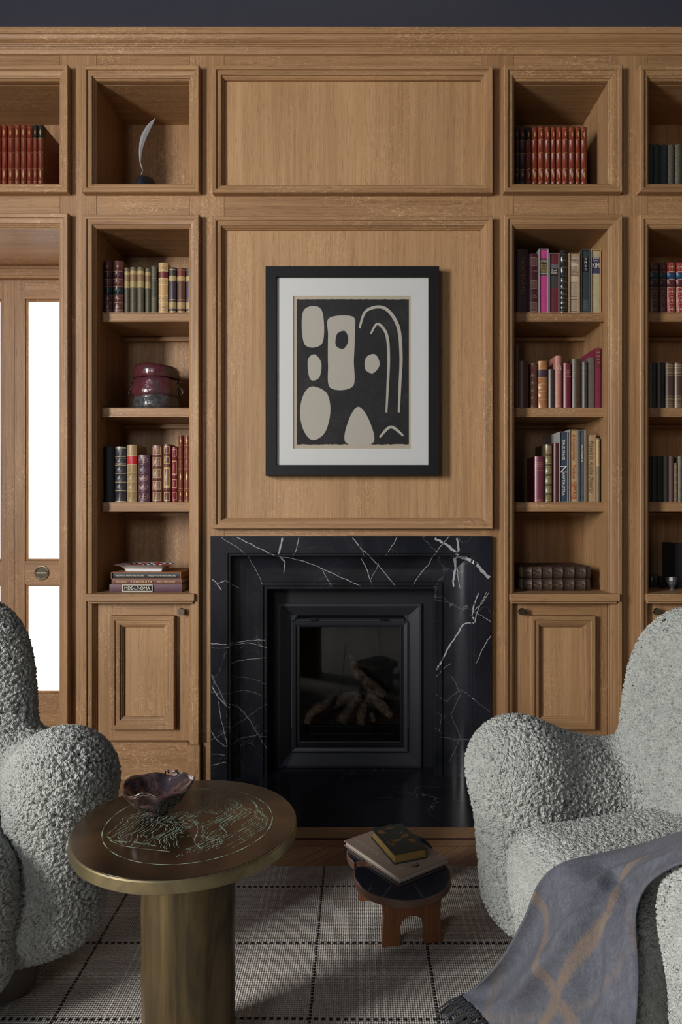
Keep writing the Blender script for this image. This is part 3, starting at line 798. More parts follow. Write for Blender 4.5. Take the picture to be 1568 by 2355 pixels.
style('red_set', (.20, .036, .016), gb(.02, .17, .36, .60, .80, .965, w=.006, c=(.30, .17, .06)), orn=(.42, .29, .12), ornz=((.02, .15), (.20, .35), (.82, .95)), tex='leaf', ribs=(.17, .36, .60, .80), rough=.38)
style('red_dark_top', (.20, .045, .025), [(.80, 1.0, (.025, .022, .02))]+gb(.02, .17, .36, .60, .80), orn=(.45, .32, .14), ornz=((.02, .15), (.20, .35), (.82, .95)), tex='leaf', ribs=(.17, .36, .60, .80), rough=.38)
style('dim_set', (.045, .022, .018), [(.02, .2, (.02, .03, .022))]+gb(.17, .36, .60, .80, c=G2), orn=G2, ornz=((.02, .15), (.22, .34), (.84, .95)), tex='leaf', ribs=(.17, .36, .60, .80))  # dark variant of the red set, niche shadow put into the colour
style('tall_brown', (.105, .035, .030), [(.655, .79, (.05, .012, .018)), (.37, .50, (.012, .020, .022))]+gb(.005, .06, .205, .355, .515, .655, .80, c=(.34, .24, .16)), orn=(.30, .19, .12), ornz=((.26, .32), (.10, .16), (.86, .93)), tex='leaf', ribs=(.205, .355, .515, .655, .80), rough=.33)
style('green_gilt', (.075, .068, .042), [(.60, .99, (.13, .10, .055)), (.70, .83, (.22, .13, .07)), (.84, .92, (.38, .28, .12)), (.56, .70, (.33, .25, .11))], mottle=.28, rough=.5)
style('olive', (.082, .078, .055), gb(.52, .60, .70, .35, w=.006, c=(.16, .15, .10)), orn=(.20, .18, .12), ornz=((.72, .97), (.02, .33)), tex='box', rough=.6)
style('gold', (.52, .345, .155), [(.70, .83, (.13, .018, .015)), (.38, .56, (.45, .27, .11))]+gb(.36, .57, .69, .835, .22, w=.01, c=(.62, .44, .2)), orn=(.20, .11, .04), ornz=((.05, .20), (.23, .36), (.58, .69), (.85, .97)), tex='spark', rough=.36)
style('plum_bands', (.055, .036, .050), [(.78, .97, (.035, .03, .025)), (.74, .82, (.36, .28, .12)), (.13, .24, (.32, .24, .11))]+gb(.02, .05, .115, .25, .30, .715, .735, .955, w=.012, c=(.46, .35, .15)), rough=.35)
style('brown_bands', (.115, .045, .028), [(.78, .97, (.15, .03, .02)), (.74, .82, (.38, .27, .11)), (.13, .24, (.36, .24, .11))]+gb(.02, .05, .115, .25, .30, .715, .735, .955, w=.012, c=(.46, .33, .14)), rough=.35)
style('black_plain', (.012, .012, .015), rough=.6)
style('black_ribbed', (.035, .032, .040), gb(.015, .205, .36, .515, .665, .69, .79, .82, .975, w=.011, c=(.40, .32, .17)), ribs=(.205, .36, .515, .67, .81), rough=.35)
style('gold_red_label', (.34, .225, .10), [(.66, .80, (.42, .012, .012))]+gb(.19, .35, .51, .655, .81, w=.008, c=(.5, .36, .16)), mottle=.55, ribs=(.19, .35, .51), rough=.4)
style('purple_star', (.085, .036, .056), gb(.22, .41, .60, .79, w=.006, c=(.05, .02, .03)), orn=(.42, .22, .13), ornz=((.05, .20), (.26, .40), (.44, .58), (.82, .96)), tex='spark', ribs=(.22, .41, .60, .79), rough=.35)
style('brown_gilt', (.135, .045, .034), gb(.19, .39, .61, .81, w=.006, c=(.07, .02, .015)), orn=(.55, .38, .20), ornz=((.02, .18), (.22, .37), (.42, .59), (.63, .79), (.83, .98)), tex='box', ribs=(.20, .40, .60, .81), rough=.33)
style('brown_gilt2', (.16, .055, .036), [(.24, .60, (.24, .13, .07))], orn=(.60, .44, .2), ornz=((.02, .18), (.24, .62), (.66, .79), (.84, .97)), tex='plain', ribs=(.21, .64, .81), rough=.33)
style('crimson_gilt', (.20, .022, .035), [], orn=(.55, .36, .22), ornz=((.03, .19), (.25, .42), (.48, .76), (.82, .97)), tex='plain', ribs=(.22, .45, .79), rough=.3)
style('tall_red_gilt', (.19, .05, .028), gb(.02, .17, .20, .49, .51, .67, .84, w=.006, c=(.34, .18, .08)), orn=(.66, .50, .25), ornz=((.31, .45), (.08, .16), (.87, .96)), tex='leaf', ribs=(.18, .50, .68, .84), rough=.28)
style('maroon_dark', (.055, .013, .018), mottle=.1)
style('maroon', (.050, .014, .017), rough=.6)
style('maroon_box', (.075, .014, .024), [], orn=(.32, .20, .13), ornz=((.03, .19), (.41, .56), (.79, .94)), tex='box', rough=.4)
style('pink', (.46, .055, .22), [(.60, .87, (.05, .048, .042)), (.625, .64, (.32, .30, .24)), (.825, .84, (.32, .30, .24)), (.66, .81, (.014, .014, .014))], rough=.55)
style('wine', (.13, .022, .035), [(.43, .64, (.045, .042, .040)), (.64, .76, (.018, .016, .015)), (.76, .84, (.11, .11, .115))], rough=.5)
style('black_orn', (.022, .024, .022), gb(.10, .17, .24, .31, .40, .50, .60, .73, .84, .93, w=.009, c=(.09, .09, .08)), ribs=(.05, .12, .20, .28, .36, .46, .56, .73, .9), rough=.22)
style('cream_carved', (.46, .38, .27), [(.55, .62, (.48, .37, .26)), (.62, .72, (.44, .34, .24)), (.80, .94, (.50, .42, .31))], orn=(.07, .055, .035), ornz=((.02, .25), (.27, .53), (.72, .80), (.93, .99)), tex='box', rough=.6)
style('slate', (.040, .052, .056), [(.66, .89, (.014, .015, .018))], orn=(.13, .15, .15), ornz=((.04, .22),), tex='box', rough=.4)
style('straw', (.42, .38, .235), [(.64, .90, (.030, .036, .105))], rough=.7)
style('tan_plain', (.15, .095, .05), rough=.7)
style('dark_red', (.075, .020, .014), gb(.10, .2, .3, .4, .5, .6, .7, .8, .9, w=.004, c=(.03, .008, .006)))
style('brown_ribbed', (.135, .055, .034), gb(.15, .30, .47, .64, .80, w=.006, c=(.05, .02, .012)), ribs=(.15, .30, .47, .64, .80), rough=.28)
style('tan_label', (.37, .165, .065), [(.66, .82, (.05, .03, .045))]+gb(.18, .35, .51, .65, .83, w=.008, c=(.48, .27, .12)), ribs=(.18, .35, .51), rough=.33)
style('dark_brown', (.048, .030, .028), [], rough=.35, mottle=.12)
style('salmon', (.40, .165, .125), gb(.05, w=.006, c=(.6, .45, .3)), rough=.5)
style('crimson', (.17, .020, .038), rough=.35)
style('worn_brown', (.060, .038, .024), gb(.25, .42, .62, w=.005, c=(.03, .02, .015)), mottle=.16, rough=.4)
style('charcoal', (.060, .052, .055), gb(.74, .78, .86, .9, w=.006, c=(.12, .11, .10)), rough=.4)
style('grey_cloth', (.125, .105, .082), gb(.42, .84, w=.004, c=(.22, .19, .15)), rough=.6)
style('crimson_tall', (.22, .024, .058), [(.66, .97, (.14, .02, .035))], rough=.4)
style('maroon_cloth', (.17, .035, .060), gb(.70, .78, .82, .86, w=.009, c=(.34, .14, .12)), orn=(.45, .24, .1), ornz=((.01, .07),), tex='spark', rough=.3)
style('gilt_tooled', (.115, .078, .042), gb(.14, .30, .47, .64, .82, w=.006, c=(.05, .03, .02)), orn=(.46, .36, .18), ornz=((.02, .12), (.16, .28), (.32, .45), (.49, .62), (.66, .80), (.84, .97)), tex='box', ribs=(.14, .30, .47, .64, .82), rough=.3)
style('oxblood', (.125, .022, .024), rough=.35)
style('navy', (.040, .058, .098), rough=.6)
style('butter', (.50, .335, .155), rough=.7)
style('blue_grey', (.085, .105, .135), gb(.05, w=.05, c=(.065, .08, .105)), rough=.6)
style('tan', (.42, .30, .16), rough=.7)
style('tan_olive', (.20, .175, .105), [(.56, .98, (.42, .31, .14))], mottle=.2, rough=.6)
style('teal_plain', (.030, .042, .044), gb(.80, .86, w=.006, c=(.07, .08, .075)), rough=.6)
style('teal_gilt', (.050, .056, .046), [], mottle=.45, rough=.5)
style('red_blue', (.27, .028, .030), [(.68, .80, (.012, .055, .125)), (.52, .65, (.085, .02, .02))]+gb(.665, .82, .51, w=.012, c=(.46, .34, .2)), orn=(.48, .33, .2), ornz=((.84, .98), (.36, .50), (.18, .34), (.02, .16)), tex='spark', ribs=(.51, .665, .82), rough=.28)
style('dim_red_blue', (.075, .018, .016), [(.68, .80, (.012, .028, .038)), (.52, .65, (.035, .012, .01))]+gb(.665, .82, .51, w=.012, c=(.14, .09, .05)), orn=(.18, .10, .05), ornz=((.84, .98), (.36, .50), (.18, .34), (.02, .16)), tex='spark', ribs=(.51, .665, .82))  # red_blue again, with the shelf shade put into its colours
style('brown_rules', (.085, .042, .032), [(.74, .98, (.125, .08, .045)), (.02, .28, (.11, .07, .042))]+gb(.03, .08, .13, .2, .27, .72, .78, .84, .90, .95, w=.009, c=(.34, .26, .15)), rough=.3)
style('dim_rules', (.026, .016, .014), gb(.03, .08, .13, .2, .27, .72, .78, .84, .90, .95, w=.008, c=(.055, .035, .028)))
style('dim_green', (.020, .022, .018), rough=.7)
style('moss', (.060, .064, .046), rough=.6)
style('rose_brown', (.095, .045, .040), rough=.6)
style('gilt_small', (.15, .095, .05), gb(.1, .3, .5, .7, .88, w=.02, c=(.32, .22, .12)), mottle=.4)
style('folio', (.036, .017, .014), [], orn=(.10, .055, .035), ornz=((.10, .22), (.29, .38), (.46, .54), (.63, .72), (.80, .90)), tex='spark', rough=.5, mottle=.1)
SLIP = {'slip_grey': (.33, .33, .32), 'slip_tan': (.42, .24, .12), 'slip_dark': (.055, .06, .065), 'slip_cream': (.40, .36, .29), 'slip_orange': (.30, .12, .04), 'slip_rose': (.26, .16, .16)}
for k, c in SLIP.items(): M[k] = simple(k.replace('_', ' ')+' board', c, .7, var=.06)

def book_cover(w, h, d, ribs, soft):
    """spine at y=0 facing -Y, boards running back to y=d, standing on z=0, centred on x=0"""
    b = MB(); bul = min(.007, w*.28) if soft else min(.0015, w*.08)
    ns = 9 if soft else 5; t = .0026
    zs = [0.0]
    for r in sorted(ribs): zs += [r*h-.0035, r*h-.0018, r*h, r*h+.0018, r*h+.0035]
    zs.append(h)
    def rb(z):
        for r in ribs:
            q = abs(z-r*h)
            if q < .0019: return .0014
        return 0.0
    rings = []
    for z in zs:
        e = rb(z); o = len(b.v); pts = []
        pts.append((-w/2, d))
        pts.append((-w/2, .010)); pts.append((-w/2+.0008, .0065))
        for k in range(ns):
            a = -1+2*k/(ns-1); x = a*(w/2-.0004); y = .0045-(bul+e)*math.cos(a*PI/2)**.8+(0 if soft else -.001)+(-e*.5)
            pts.append((x, y+bul*.35))
        pts.append((w/2-.0008, .0065)); pts.append((w/2, .010)); pts.append((w/2, d))
        pts.append((w/2-t, d)); pts.append((w/2-t, .009)); pts.append((-w/2+t, .009)); pts.append((-w/2+t, d))
        for x, y in pts: b.v.append((x, y, z))
        rings.append(o); m = len(pts)
    for i in range(len(rings)-1):
        for k in range(m):
            k2 = (k+1) % m; b.f.append((rings[i]+k, rings[i]+k2, rings[i+1]+k2, rings[i+1]+k)); b.mi.append(0)
    for o, fl_ in ((rings[0], True), (rings[-1], False)):
        n = m
        # caps in three pieces: left board, spine strip, right board
        a = [o+0, o+1, o+n-2, o+n-1]
        i_r1, i_r0 = n-6, n-5      # (w/2,.010), (w/2,d)
        bb = [o+i_r1, o+i_r0, o+n-4, o+n-3]
        sp = [o+k for k in range(1, i_r1+1)]+[o+n-3, o+n-2]
        for q in (a, bb, sp):
            b.f.append(tuple(q[::-1]) if fl_ else tuple(q)); b.mi.append(0)
    return b
_cov = {}
def make_book(name, label, sty, w, h, d, group=None, slip=None, soft=True, title=None):
    mat, ribs = BK[sty]
    r = thing(name, label, 'book', group=group)
    iw, ih = (w-.006, h-.006) if slip else (w, h)
    y0 = .005 if slip else 0
    z0 = .003 if slip else 0
    cv = book_cover(iw, ih, d-y0-(.006 if slip else 0), ribs, soft and not slip).build('cover', mat, r, smooth=50, loc=(0, y0, z0))
    MB().box(-iw/2+.0026, iw/2-.0026, .0091, d-y0-.010, .003, ih-.003).build('pages', M['pages'], r, loc=(0, y0, z0))
    if slip:
        s = MB(); t = .0024
        s.box(-w/2, -w/2+t, 0, d, 0, h); s.box(w/2-t, w/2, 0, d, 0, h); s.box(-w/2+t, w/2-t, 0, d, 0, t); s.box(-w/2+t, w/2-t, 0, d, h-t, h); s.box(-w/2+t, w/2-t, d-t, d, t, h-t)
        s.build('slipcase', M[slip], r)
    if title:
        tb = MB(); yy = y0-.0055 if (soft and not slip) else y0-.0026
        for (s_, mode, zc_, ww, hh, *sh) in title:      # mode v: reads downwards, h: across
            if mode == 'v': text(tb, s_, (0, yy, zc_*h), (0, 0, -1), (1, 0, 0), ww*h, hh*w, shear=sh[0] if sh else 0)
            else: text(tb, s_, (0, yy, zc_*h), (1, 0, 0), (0, 0, 1), ww*w, hh*h, shear=sh[0] if sh else 0)
        tb.build('spine_title', M[title.ink if hasattr(title, 'ink') else 'gold'], r)
    return r
class Ti(list):
    def __init__(s, ink, *a): super().__init__(a); s.ink = ink

YB = 2.981
def row(zb, items, group, name='book', deep=.15, yb=YB):
    rr = random.Random(hash_s(group))
    for it in items:
        x0, x1, yt, sty, label = it[:5]; kw = it[5] if len(it) > 5 else {}
        kw = dict(kw); d = kw.pop('d', deep)+rr.uniform(-.008, .008); dy = kw.pop('dy', 0); tilt = kw.pop('tilt', 0)
        xa, xb = X(x0, yb), X(x1, yb); h = Z(yt, yb)-zb
        r = make_book(name, label, sty, xb-xa-.0012, h, d, group, **kw)
        r.location = ((xa+xb)/2, yb+dy+rr.uniform(0, .003), zb+.0004); r.rotation_euler = (0, tilt, 0)
def hash_s(s): return sum(ord(c)*(i+1) for i, c in enumerate(s)) % 9973
ORD = ['first', 'second', 'third', 'fourth', 'fifth', 'sixth', 'seventh', 'eighth', 'ninth', 'tenth', 'eleventh', 'twelfth']

# --- niche over the doorway
nz = NZ[0]-.003
xs8 = [(-13, 0.5), (1.6, 14.5), (15.5, 30), (31, 44.5), (45.6, 59), (60, 73), (74, 84.5), (85.5, 98)]
its = []
for i, (a, b) in enumerate(xs8):
    st = 'red_dark_top' if i > 5 else 'red_set'
    d = 'with darker head, '+('next to last' if i == 6 else 'rightmost')+' in the niche over the door' if i > 5 else ORD[i]+' from left in the niche over the door'
    its.append((a, b, 285+(i % 3)*.6, st, 'red leather gilt book '+d, {'d': .185}))
row(nz, its, 'matching red leather books in the niche over the door')
# --- niche right of the upper panel
xs12 = [(1183, 1195), (1196, 1209), (1210, 1222), (1223, 1237), (1238, 1252), (1253, 1266.5), (1267.5, 1279), (1280, 1293), (1294, 1307.5), (1309, 1323), (1324.5, 1336), (1337, 1351)]
its = []
for i, (a, b) in enumerate(xs12):
    if i == 0: lb, st = 'blackish leather book in deepest shadow at the left end of the right-hand niche', 'dim_set'
    elif i == 1: lb, st = 'dark green-black gilt leather book, second in the right-hand niche', 'dim_set'
    elif i == 2: lb, st = 'dark brown-red leather book just left of the bright red ones in its niche', 'red_dark_top'
    else: lb, st = 'red leather gilt book, %s of the nine bright red ones in the right-hand niche' % ORD[i-3], 'red_set'
    its.append((a, b, 290+(i % 2)*1.2+(1.5 if i < 3 else 0), st, lb, {'d': .17}))
row(nz, its, 'leather set in the niche right of the upper panel')
# --- niche at the right edge
its = [(1490, 1503.5, 331, 'teal_plain', 'plain dark teal book at the left end of the right edge niche'), (1504.5, 1519, 331.5, 'teal_plain', 'plain dark teal book, second in the right edge niche'),
       (1519.5, 1536, 332, 'teal_plain', 'plain dark teal book beside the gold-speckled one in the right edge niche'), (1537, 1553, 332, 'teal_gilt', 'gold-speckled dark teal book in the right edge niche'),
       (1554, 1570, 332, 'teal_gilt', 'gold-speckled dark teal book cut by the picture edge in the right edge niche')]
row(nz, its, 'dark teal books in the right edge niche')

# --- left bookcase
sA, sB, sC = SHZ
row(sA, [(236.5, 256, 600, 'tall_brown', 'tall brown leather book with black label, deepest in shadow on the top left shelf'),
    (256.5, 282, 599, 'tall_brown', 'tall brown leather book with black label and a glossy spine, beside its twin'),
    (284, 297, 615, 'green_gilt', 'small green-brown book with gilt head, first of the four alike on the top left shelf'),
    (297.6, 313, 614, 'green_gilt', 'small green-brown book with gilt head, second of the four alike on the top left shelf'),
    (313.8, 330.5, 614, 'green_gilt', 'small green-brown book with gilt head, third of the four alike on the top left shelf'),
    (332, 345.5, 616, 'green_gilt', 'small green-brown book with gilt head, last of the four alike, beside the olive book'),
    (346, 360, 611, 'olive', 'thin olive grey decorated book beside the golden one'),
    (363, 385.5, 604, 'gold', 'golden yellow leather book with dark red title label on the top left shelf'),
    (387, 405, 615, 'plum_bands', 'dark plum book with gilt bands directly right of the golden book'),
    (406, 425, 616, 'brown_bands', 'red-brown book with gilt bands between two plum ones'),
    (426, 444, 616, 'plum_bands', 'dark plum book with gilt bands at the right end of the top left shelf')],
    'leather books on the top shelf of the left bookcase')
row(sC, [(237, 262, 1027, 'black_plain', 'plain black book in the shadow at the left of the third left shelf'),
    (262.5, 289, 1027, 'black_ribbed', 'blue-black ribbed book with gilt lines on the third left shelf'),
    (290, 314, 1023, 'gold_red_label', 'speckled gold book with bright red label on the third left shelf'),
    (315, 343.5, 1046, 'purple_star', 'short purple leather book with gilt stars'),
    (347.5, 372.5, 1024, 'brown_gilt', 'brown ribbed book with gilt box ornaments right of the purple book'),
    (374, 392, 1022, 'brown_gilt2', 'brown book with a long gilt-ruled panel on its spine'),
    (393, 408, 1028, 'crimson_gilt', 'crimson gilt book beside the two tallest red-brown ones'),
    (409, 420.5, 1001, 'tall_red_gilt', 'tall thin red-brown gilt book, the left of the tallest pair'),
    (421, 437, 1001, 'tall_red_gilt', 'tall red-brown gilt book at the right end of the third left shelf')],
    'leather books on the third shelf of the left bookcase')

# --- right bookcase
row(sA, [(1182, 1189, 556, 'maroon_dark', 'tallest thin dark red book against the left side of the top right shelf'),
    (1189.5, 1214.5, 573, 'maroon', 'wide dark maroon book with faint upright lettering on the top right shelf', {'soft': False, 'title': Ti('rose_ink', ('NOSFERATU', 'v', .58, .55, .30))}),
    (1216, 1238.4, 583, 'maroon_box', 'maroon book with three gilt squares on its spine', {'title': Ti('rose_ink', ('ROUGHING', 'h', .70, .7, .035), ('MARK', 'h', .30, .5, .035), ('TWAIN', 'h', .26, .6, .035))}),
    (1239, 1261.5, 572, 'pink', 'bright pink book with black title band in a grey slipcase', {'slip': 'slip_grey', 'title': Ti('gold', ('The Short', 'h', .80, .66, .035), ('Stories of', 'h', .76, .66, .035), ('OSCAR', 'h', .71, .66, .04), ('WILDE', 'h', .665, .66, .04))}),
    (1263, 1287, 582, 'wine', 'wine red book with black title band in a rosy slipcase', {'slip': 'slip_rose', 'title': Ti('cream_ink', ('Devil', 'h', .72, .5, .035), ('Stories', 'h', .68, .6, .035))}),
    (1289, 1306.5, 575, 'black_orn', 'glossy black ribbed book between the wine red and the cream ones'),
    (1308.5, 1334, 581, 'cream_carved', 'cream book patterned with carved figures in a tan slipcase', {'slip': 'slip_tan', 'title': Ti('dark_ink', ('TYPEE', 'h', .865, .72, .065), ('HERMAN', 'h', .69, .7, .035), ('MELVILLE', 'h', .645, .7, .035))}),
    (1336, 1357.5, 574, 'slate', 'slate grey book with upright black title box in a dark slipcase', {'slip': 'slip_dark', 'title': Ti('cream_ink', ('O', 'h', .855, .22, .035), ('M', 'h', .80, .24, .035), ('O', 'h', .745, .22, .035), ('O', 'h', .69, .22, .035))}),
    (1359, 1382.5, 574, 'straw', 'pale straw book with blue title label in a tan slipcase', {'slip': 'slip_tan', 'title': Ti('cream_ink', ('Rudyard', 'h', .87, .6, .03), ('Kipling', 'h', .83, .5, .03), ('KIM', 'h', .755, .68, .07))})],
    'books on the top shelf of the right bookcase')
row(sB, [(1184, 1193, 793, 'tan_plain', 'thin tan board standing at the left end of the second right shelf', {'soft': False}),
    (1194, 1217.5, 830, 'dark_red', 'wide dark red leather book in shadow on the second right shelf'),
    (1220, 1237, 835, 'brown_ribbed', 'glossy brown ribbed book beside the orange-tan one'),
    (1238.6, 1260, 830, 'tan_label', 'orange-tan leather book with dark title label on the second right shelf'),
    (1261, 1276.6, 849, 'dark_brown', 'shortest dark brown book, before the salmon pink one'),
    (1277, 1293.4, 818, 'salmon', 'tall salmon pink cloth book on the second right shelf', {'title': Ti('cream_ink', ('OF', 'h', .82, .3, .02), ('THE PORT', 'h', .78, .6, .02), ('AND THE', 'h', .74, .6, .02), ('LADY', 'h', .68, .5, .02)), 'd': .20}),
    (1296, 1314.5, 835, 'crimson', 'crimson leather book right of the salmon pink one', {'title': Ti('gold', ('TALES', 'h', .83, .5, .022), ('FROM', 'h', .78, .45, .022), ('OF', 'h', .73, .2, .02), ('SEVILLE', 'h', .69, .7, .022)), 'd': .13}),
    (1316.6, 1338, 825, 'worn_brown', 'worn mottled brown leather book with a frayed head', {'d': .18}),
    (1338.8, 1353, 833, 'charcoal', 'thin charcoal book beside the worn brown one'),
    (1353.6, 1368.5, 822, 'grey_cloth', 'grey-brown cloth book beside the tall crimson one', {'soft': False}),
    (1369, 1382.5, 800, 'crimson_tall', 'tallest crimson book at the right end of the second right shelf', {'d': .2, 'soft': False, 'title': Ti('gold', ('HISTORY', 'h', .92, .7, .025), ('OF THE', 'h', .86, .6, .02), ('WORLD', 'h', .81, .6, .02), ('III', 'h', .75, .3, .02))})],
    'books on the second shelf of the right bookcase')
row(sC, [(1230, 1251.5, 1050, 'maroon_cloth', 'shortest maroon book with gilt rules on the third right shelf'),
    (1254, 1271.4, 1022, 'gilt_tooled', 'brown book covered in gilt tooling on the third right shelf', {'d': .18}),
    (1273, 1285.4, 1018, 'oxblood', 'oxblood red book pressed against the navy one'),
    (1286, 1307.5, 993, 'navy', 'navy blue book with large white title in a grey slipcase', {'slip': 'slip_grey', 'd': .23, 'title': Ti('cream_ink', ('THUS SPAKE', 'v', .745, .29, .30), ('Z', 'h', .47, .84, .09), ('ARATHUSTRA', 'v', .26, .33, .30))}),
    (1309, 1329.5, 988, 'butter', 'butter yellow book with red title in a grey slipcase', {'slip': 'slip_grey', 'd': .22, 'title': Ti('red_ink', ('A Connecticut', 'v', .755, .37, .36), ('Yankee', 'v', .42, .20, .40), ('+||H', 'v', .24, .09, .7), ('<K|||', 'v', .12, .14, .7))}),
    (1331, 1347, 989, 'blue_grey', 'blue-grey book with short white title in a cream slipcase', {'slip': 'slip_cream', 'd': .2, 'title': Ti('cream_ink', ('INVISIBLE', 'v', .67, .235, .32))}),
    (1348.5, 1370, 998, 'tan', 'tan book with dark script title in a tan slipcase', {'slip': 'slip_tan', 'd': .2, 'title': Ti('dark_ink', ('Travels in Arabia Deserta', 'v', .52, .76, .34, .35))}),
    (1371, 1381.5, 1008, 'tan_olive', 'narrow olive and yellow book at the right end of the third right shelf', {'title': Ti('dark_ink', ('Rubaiyat of Omar Khayyam', 'v', .77, .36, .36, .35))})],
    'books on the third shelf of the right bookcase')
# --- bookcase at the right edge
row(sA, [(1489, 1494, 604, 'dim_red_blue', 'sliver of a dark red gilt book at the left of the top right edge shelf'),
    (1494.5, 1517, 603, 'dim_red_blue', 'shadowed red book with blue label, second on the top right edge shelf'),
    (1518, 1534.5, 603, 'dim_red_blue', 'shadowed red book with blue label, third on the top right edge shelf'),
    (1535.5, 1556, 603, 'red_blue', 'bright red gilt book with blue label on the top right edge shelf'),
    (1557, 1577, 603, 'red_blue', 'bright red gilt book with blue label cut by the picture edge')],
    'red books with blue labels at the right edge')
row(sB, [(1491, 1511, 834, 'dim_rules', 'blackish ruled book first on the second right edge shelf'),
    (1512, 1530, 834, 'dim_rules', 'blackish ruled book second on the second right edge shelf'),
    (1532, 1552, 834, 'brown_rules', 'dark brown book with gilt rules on the second right edge shelf'),
    (1553, 1572, 834, 'brown_rules', 'red-brown book with gilt rules cut by the picture edge')],
    'brown ruled books at the right edge')
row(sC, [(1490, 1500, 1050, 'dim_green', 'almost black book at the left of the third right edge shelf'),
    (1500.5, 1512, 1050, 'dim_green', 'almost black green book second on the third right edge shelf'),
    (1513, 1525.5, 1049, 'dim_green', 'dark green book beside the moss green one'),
    (1526, 1538.5, 1049, 'moss', 'moss green book on the third right edge shelf'),
    (1539, 1551.5, 1050, 'rose_brown', 'dull rose-brown book right of the moss green one'),
    (1552, 1559.5, 1065, 'gilt_small', 'small mottled gilt book between rose-brown and grey ones'),
    (1560.5, 1574, 1050, 'teal_gilt', 'grey-green speckled book cut by the picture edge')],
    'muted books on the third right edge shelf')

# --- stack lying on the counter of the left bookcase
def flat_book(name, label, sty, px0, px1, pyt, pyb, yf, zb, d, group, slip=None, title=None, h=None):
    """a book lying flat with its spine to the room"""
    w = h if h else Z(pyt, yf)-Z(pyb, yf); ln = X(px1, yf)-X(px0, yf)
    r = make_book(name, label, sty, w, ln, d, group, slip=slip, soft=False, title=title)
    # local z (height) -> world x ; local x -> world -z
    r.rotation_mode = 'XYZ'; r.rotation_euler = (0, PI/2, 0)
    r.location = (X(px0, yf), yf, zb+w/2+.0003)
    return zb+w+.0006
cz = BZ[0]
GST = 'books lying stacked on the left counter'
def flat_title(b, items, y, zc, ink):
    pass
style('purple_cloth', (.105, .038, .060), rough=.5); style('brown_cloth', (.17, .058, .040), rough=.55); style('black_cloth', (.020, .024, .028), rough=.55)
YS = 2.925
def stack_book(label, sty, px0, px1, h, zb, d, slip=None, words=(), extra=None):
    ln = X(px1, YS)-X(px0, YS)
    r = make_book('book', label, sty, h, ln, d, GST, slip=slip, soft=False)
    r.rotation_euler = (0, PI/2, 0); r.location = (X(px0, YS), YS, zb+h/2+.0003)
    # lettering lives in book space: local z runs to world +x, local x to world -z
    if words or extra:
        tb = MB(); y0 = (.005 if slip else 0)-.0030
        if extra: extra(tb, y0, h, ln)
        for (s, c, w, hh, mi, sh) in words: text(tb, s, (0, y0-.0003, c*ln), (0, 0, 1), (-1, 0, 0), w*ln, hh*h, mi=mi, shear=sh)
        tb.build('spine_title', [M['cream_ink'], M['gold'], M['black_frame']], r)
    return zb+h+.0006
def lbl(tb, y0, h, ln):
    tb.box(-h*.44, h*.44, y0+.0002, y0+.0008, ln*.18, ln*.60, 0); tb.box(-h*.36, h*.36, y0-.0001, y0+.0001, ln*.19, ln*.59, 2)
hs = [Z(1344, YS)-Z(1361.5, YS), Z(1332.5, YS)-Z(1344, YS), Z(1317, YS)-Z(1332.5, YS)]
z1 = stack_book('purple book with black and white label, lowest of the stack on the left counter', 'purple_cloth', 251, 418, hs[0], cz, .20, words=[('MDE-LP-OMA', .39, .35, .42, 0, 0)], extra=lbl)
z2 = stack_book('brown book with gold capitals on its spine, middle of the stack on the left counter', 'brown_cloth', 256, 418, hs[1], z1, .19, words=[('PICASSO', .15, .14, .34, 1, 0), ('LYSISTRATA', .43, .30, .48, 1, .3), ('ARISTOPHANES', .78, .26, .30, 1, 0)])
z3 = stack_book('black book in an orange slipcase, top of the stack on the left counter', 'black_cloth', 255, 416, hs[2], z2, .205, slip='slip_orange', words=[('AESCHYLUS: PROMETHEUS BOUND', .27, .40, .22, 0, 0), ('SHELLEY: PROMETHEUS UNBOUND', .73, .40, .22, 0, 0)])

# folded porcelain tray on the stack
def tray():
    b = MB(); cx, cy, zt = X(338, 3.0), 3.005, z3+.0004
    ts = [0, .12, .28, .45, .62, .78, .9, 1.0]; q = []
    for t in ts: q.append((.076+.040*t**2.2, .052+.034*t**2.2, .030*t**.85))       # outside, flaring
    for t in ts[::-1]: q.append((.073+.040*t**2.2, .049+.034*t**2.2, .0025+.0275*t**.85))
    n = len(q)
    for hx, hy, z in q:
        for sx, sy in ((-1, -1), (1, -1), (1, 1), (-1, 1)): b.v.append((cx+sx*hx, cy+sy*hy, zt+z))
    for k in range(n-1):
        for i in range(4):
            i2 = (i+1) % 4; b.f.append((k*4+i, k*4+i2, k*4+4+i2, k*4+4+i)); b.mi.append(1 if k >= len(ts) else 0)
    b.f.append((3, 2, 1, 0)); b.mi.append(0); b.f.append(((n-1)*4, (n-1)*4+1, (n-1)*4+2, (n-1)*4+3)); b.mi.append(1)
    return b
mt = NT('tray print'); v = mt.coord(); s_ = mt.sep(v)
chk = mt.n('TexChecker', ins={0: mt.coord(scale=(1, 1, 0)), 1: (.78, .78, .80, 1), 2: (.05, .05, .06, 1), 3: 75.0})
redm = mt.ramp(mt.noise(mt.coord(scale=(1, 3, 0)), 22, 1), .56, .58)
mt.p(Base_Color=mt.mix(redm, mt.mix(mt.math('GREATER_THAN', s_[1], 3.035), (.78, .78, .80), chk.outputs[0]), (.45, .06, .04)), Roughness=.2)
tr_ = tray().build('porcelain_tray', [M['porcelain'], mt.m], None, smooth=60); tag(tr_, 'white porcelain tray with a printed black and red pattern on the book stack', 'tray')

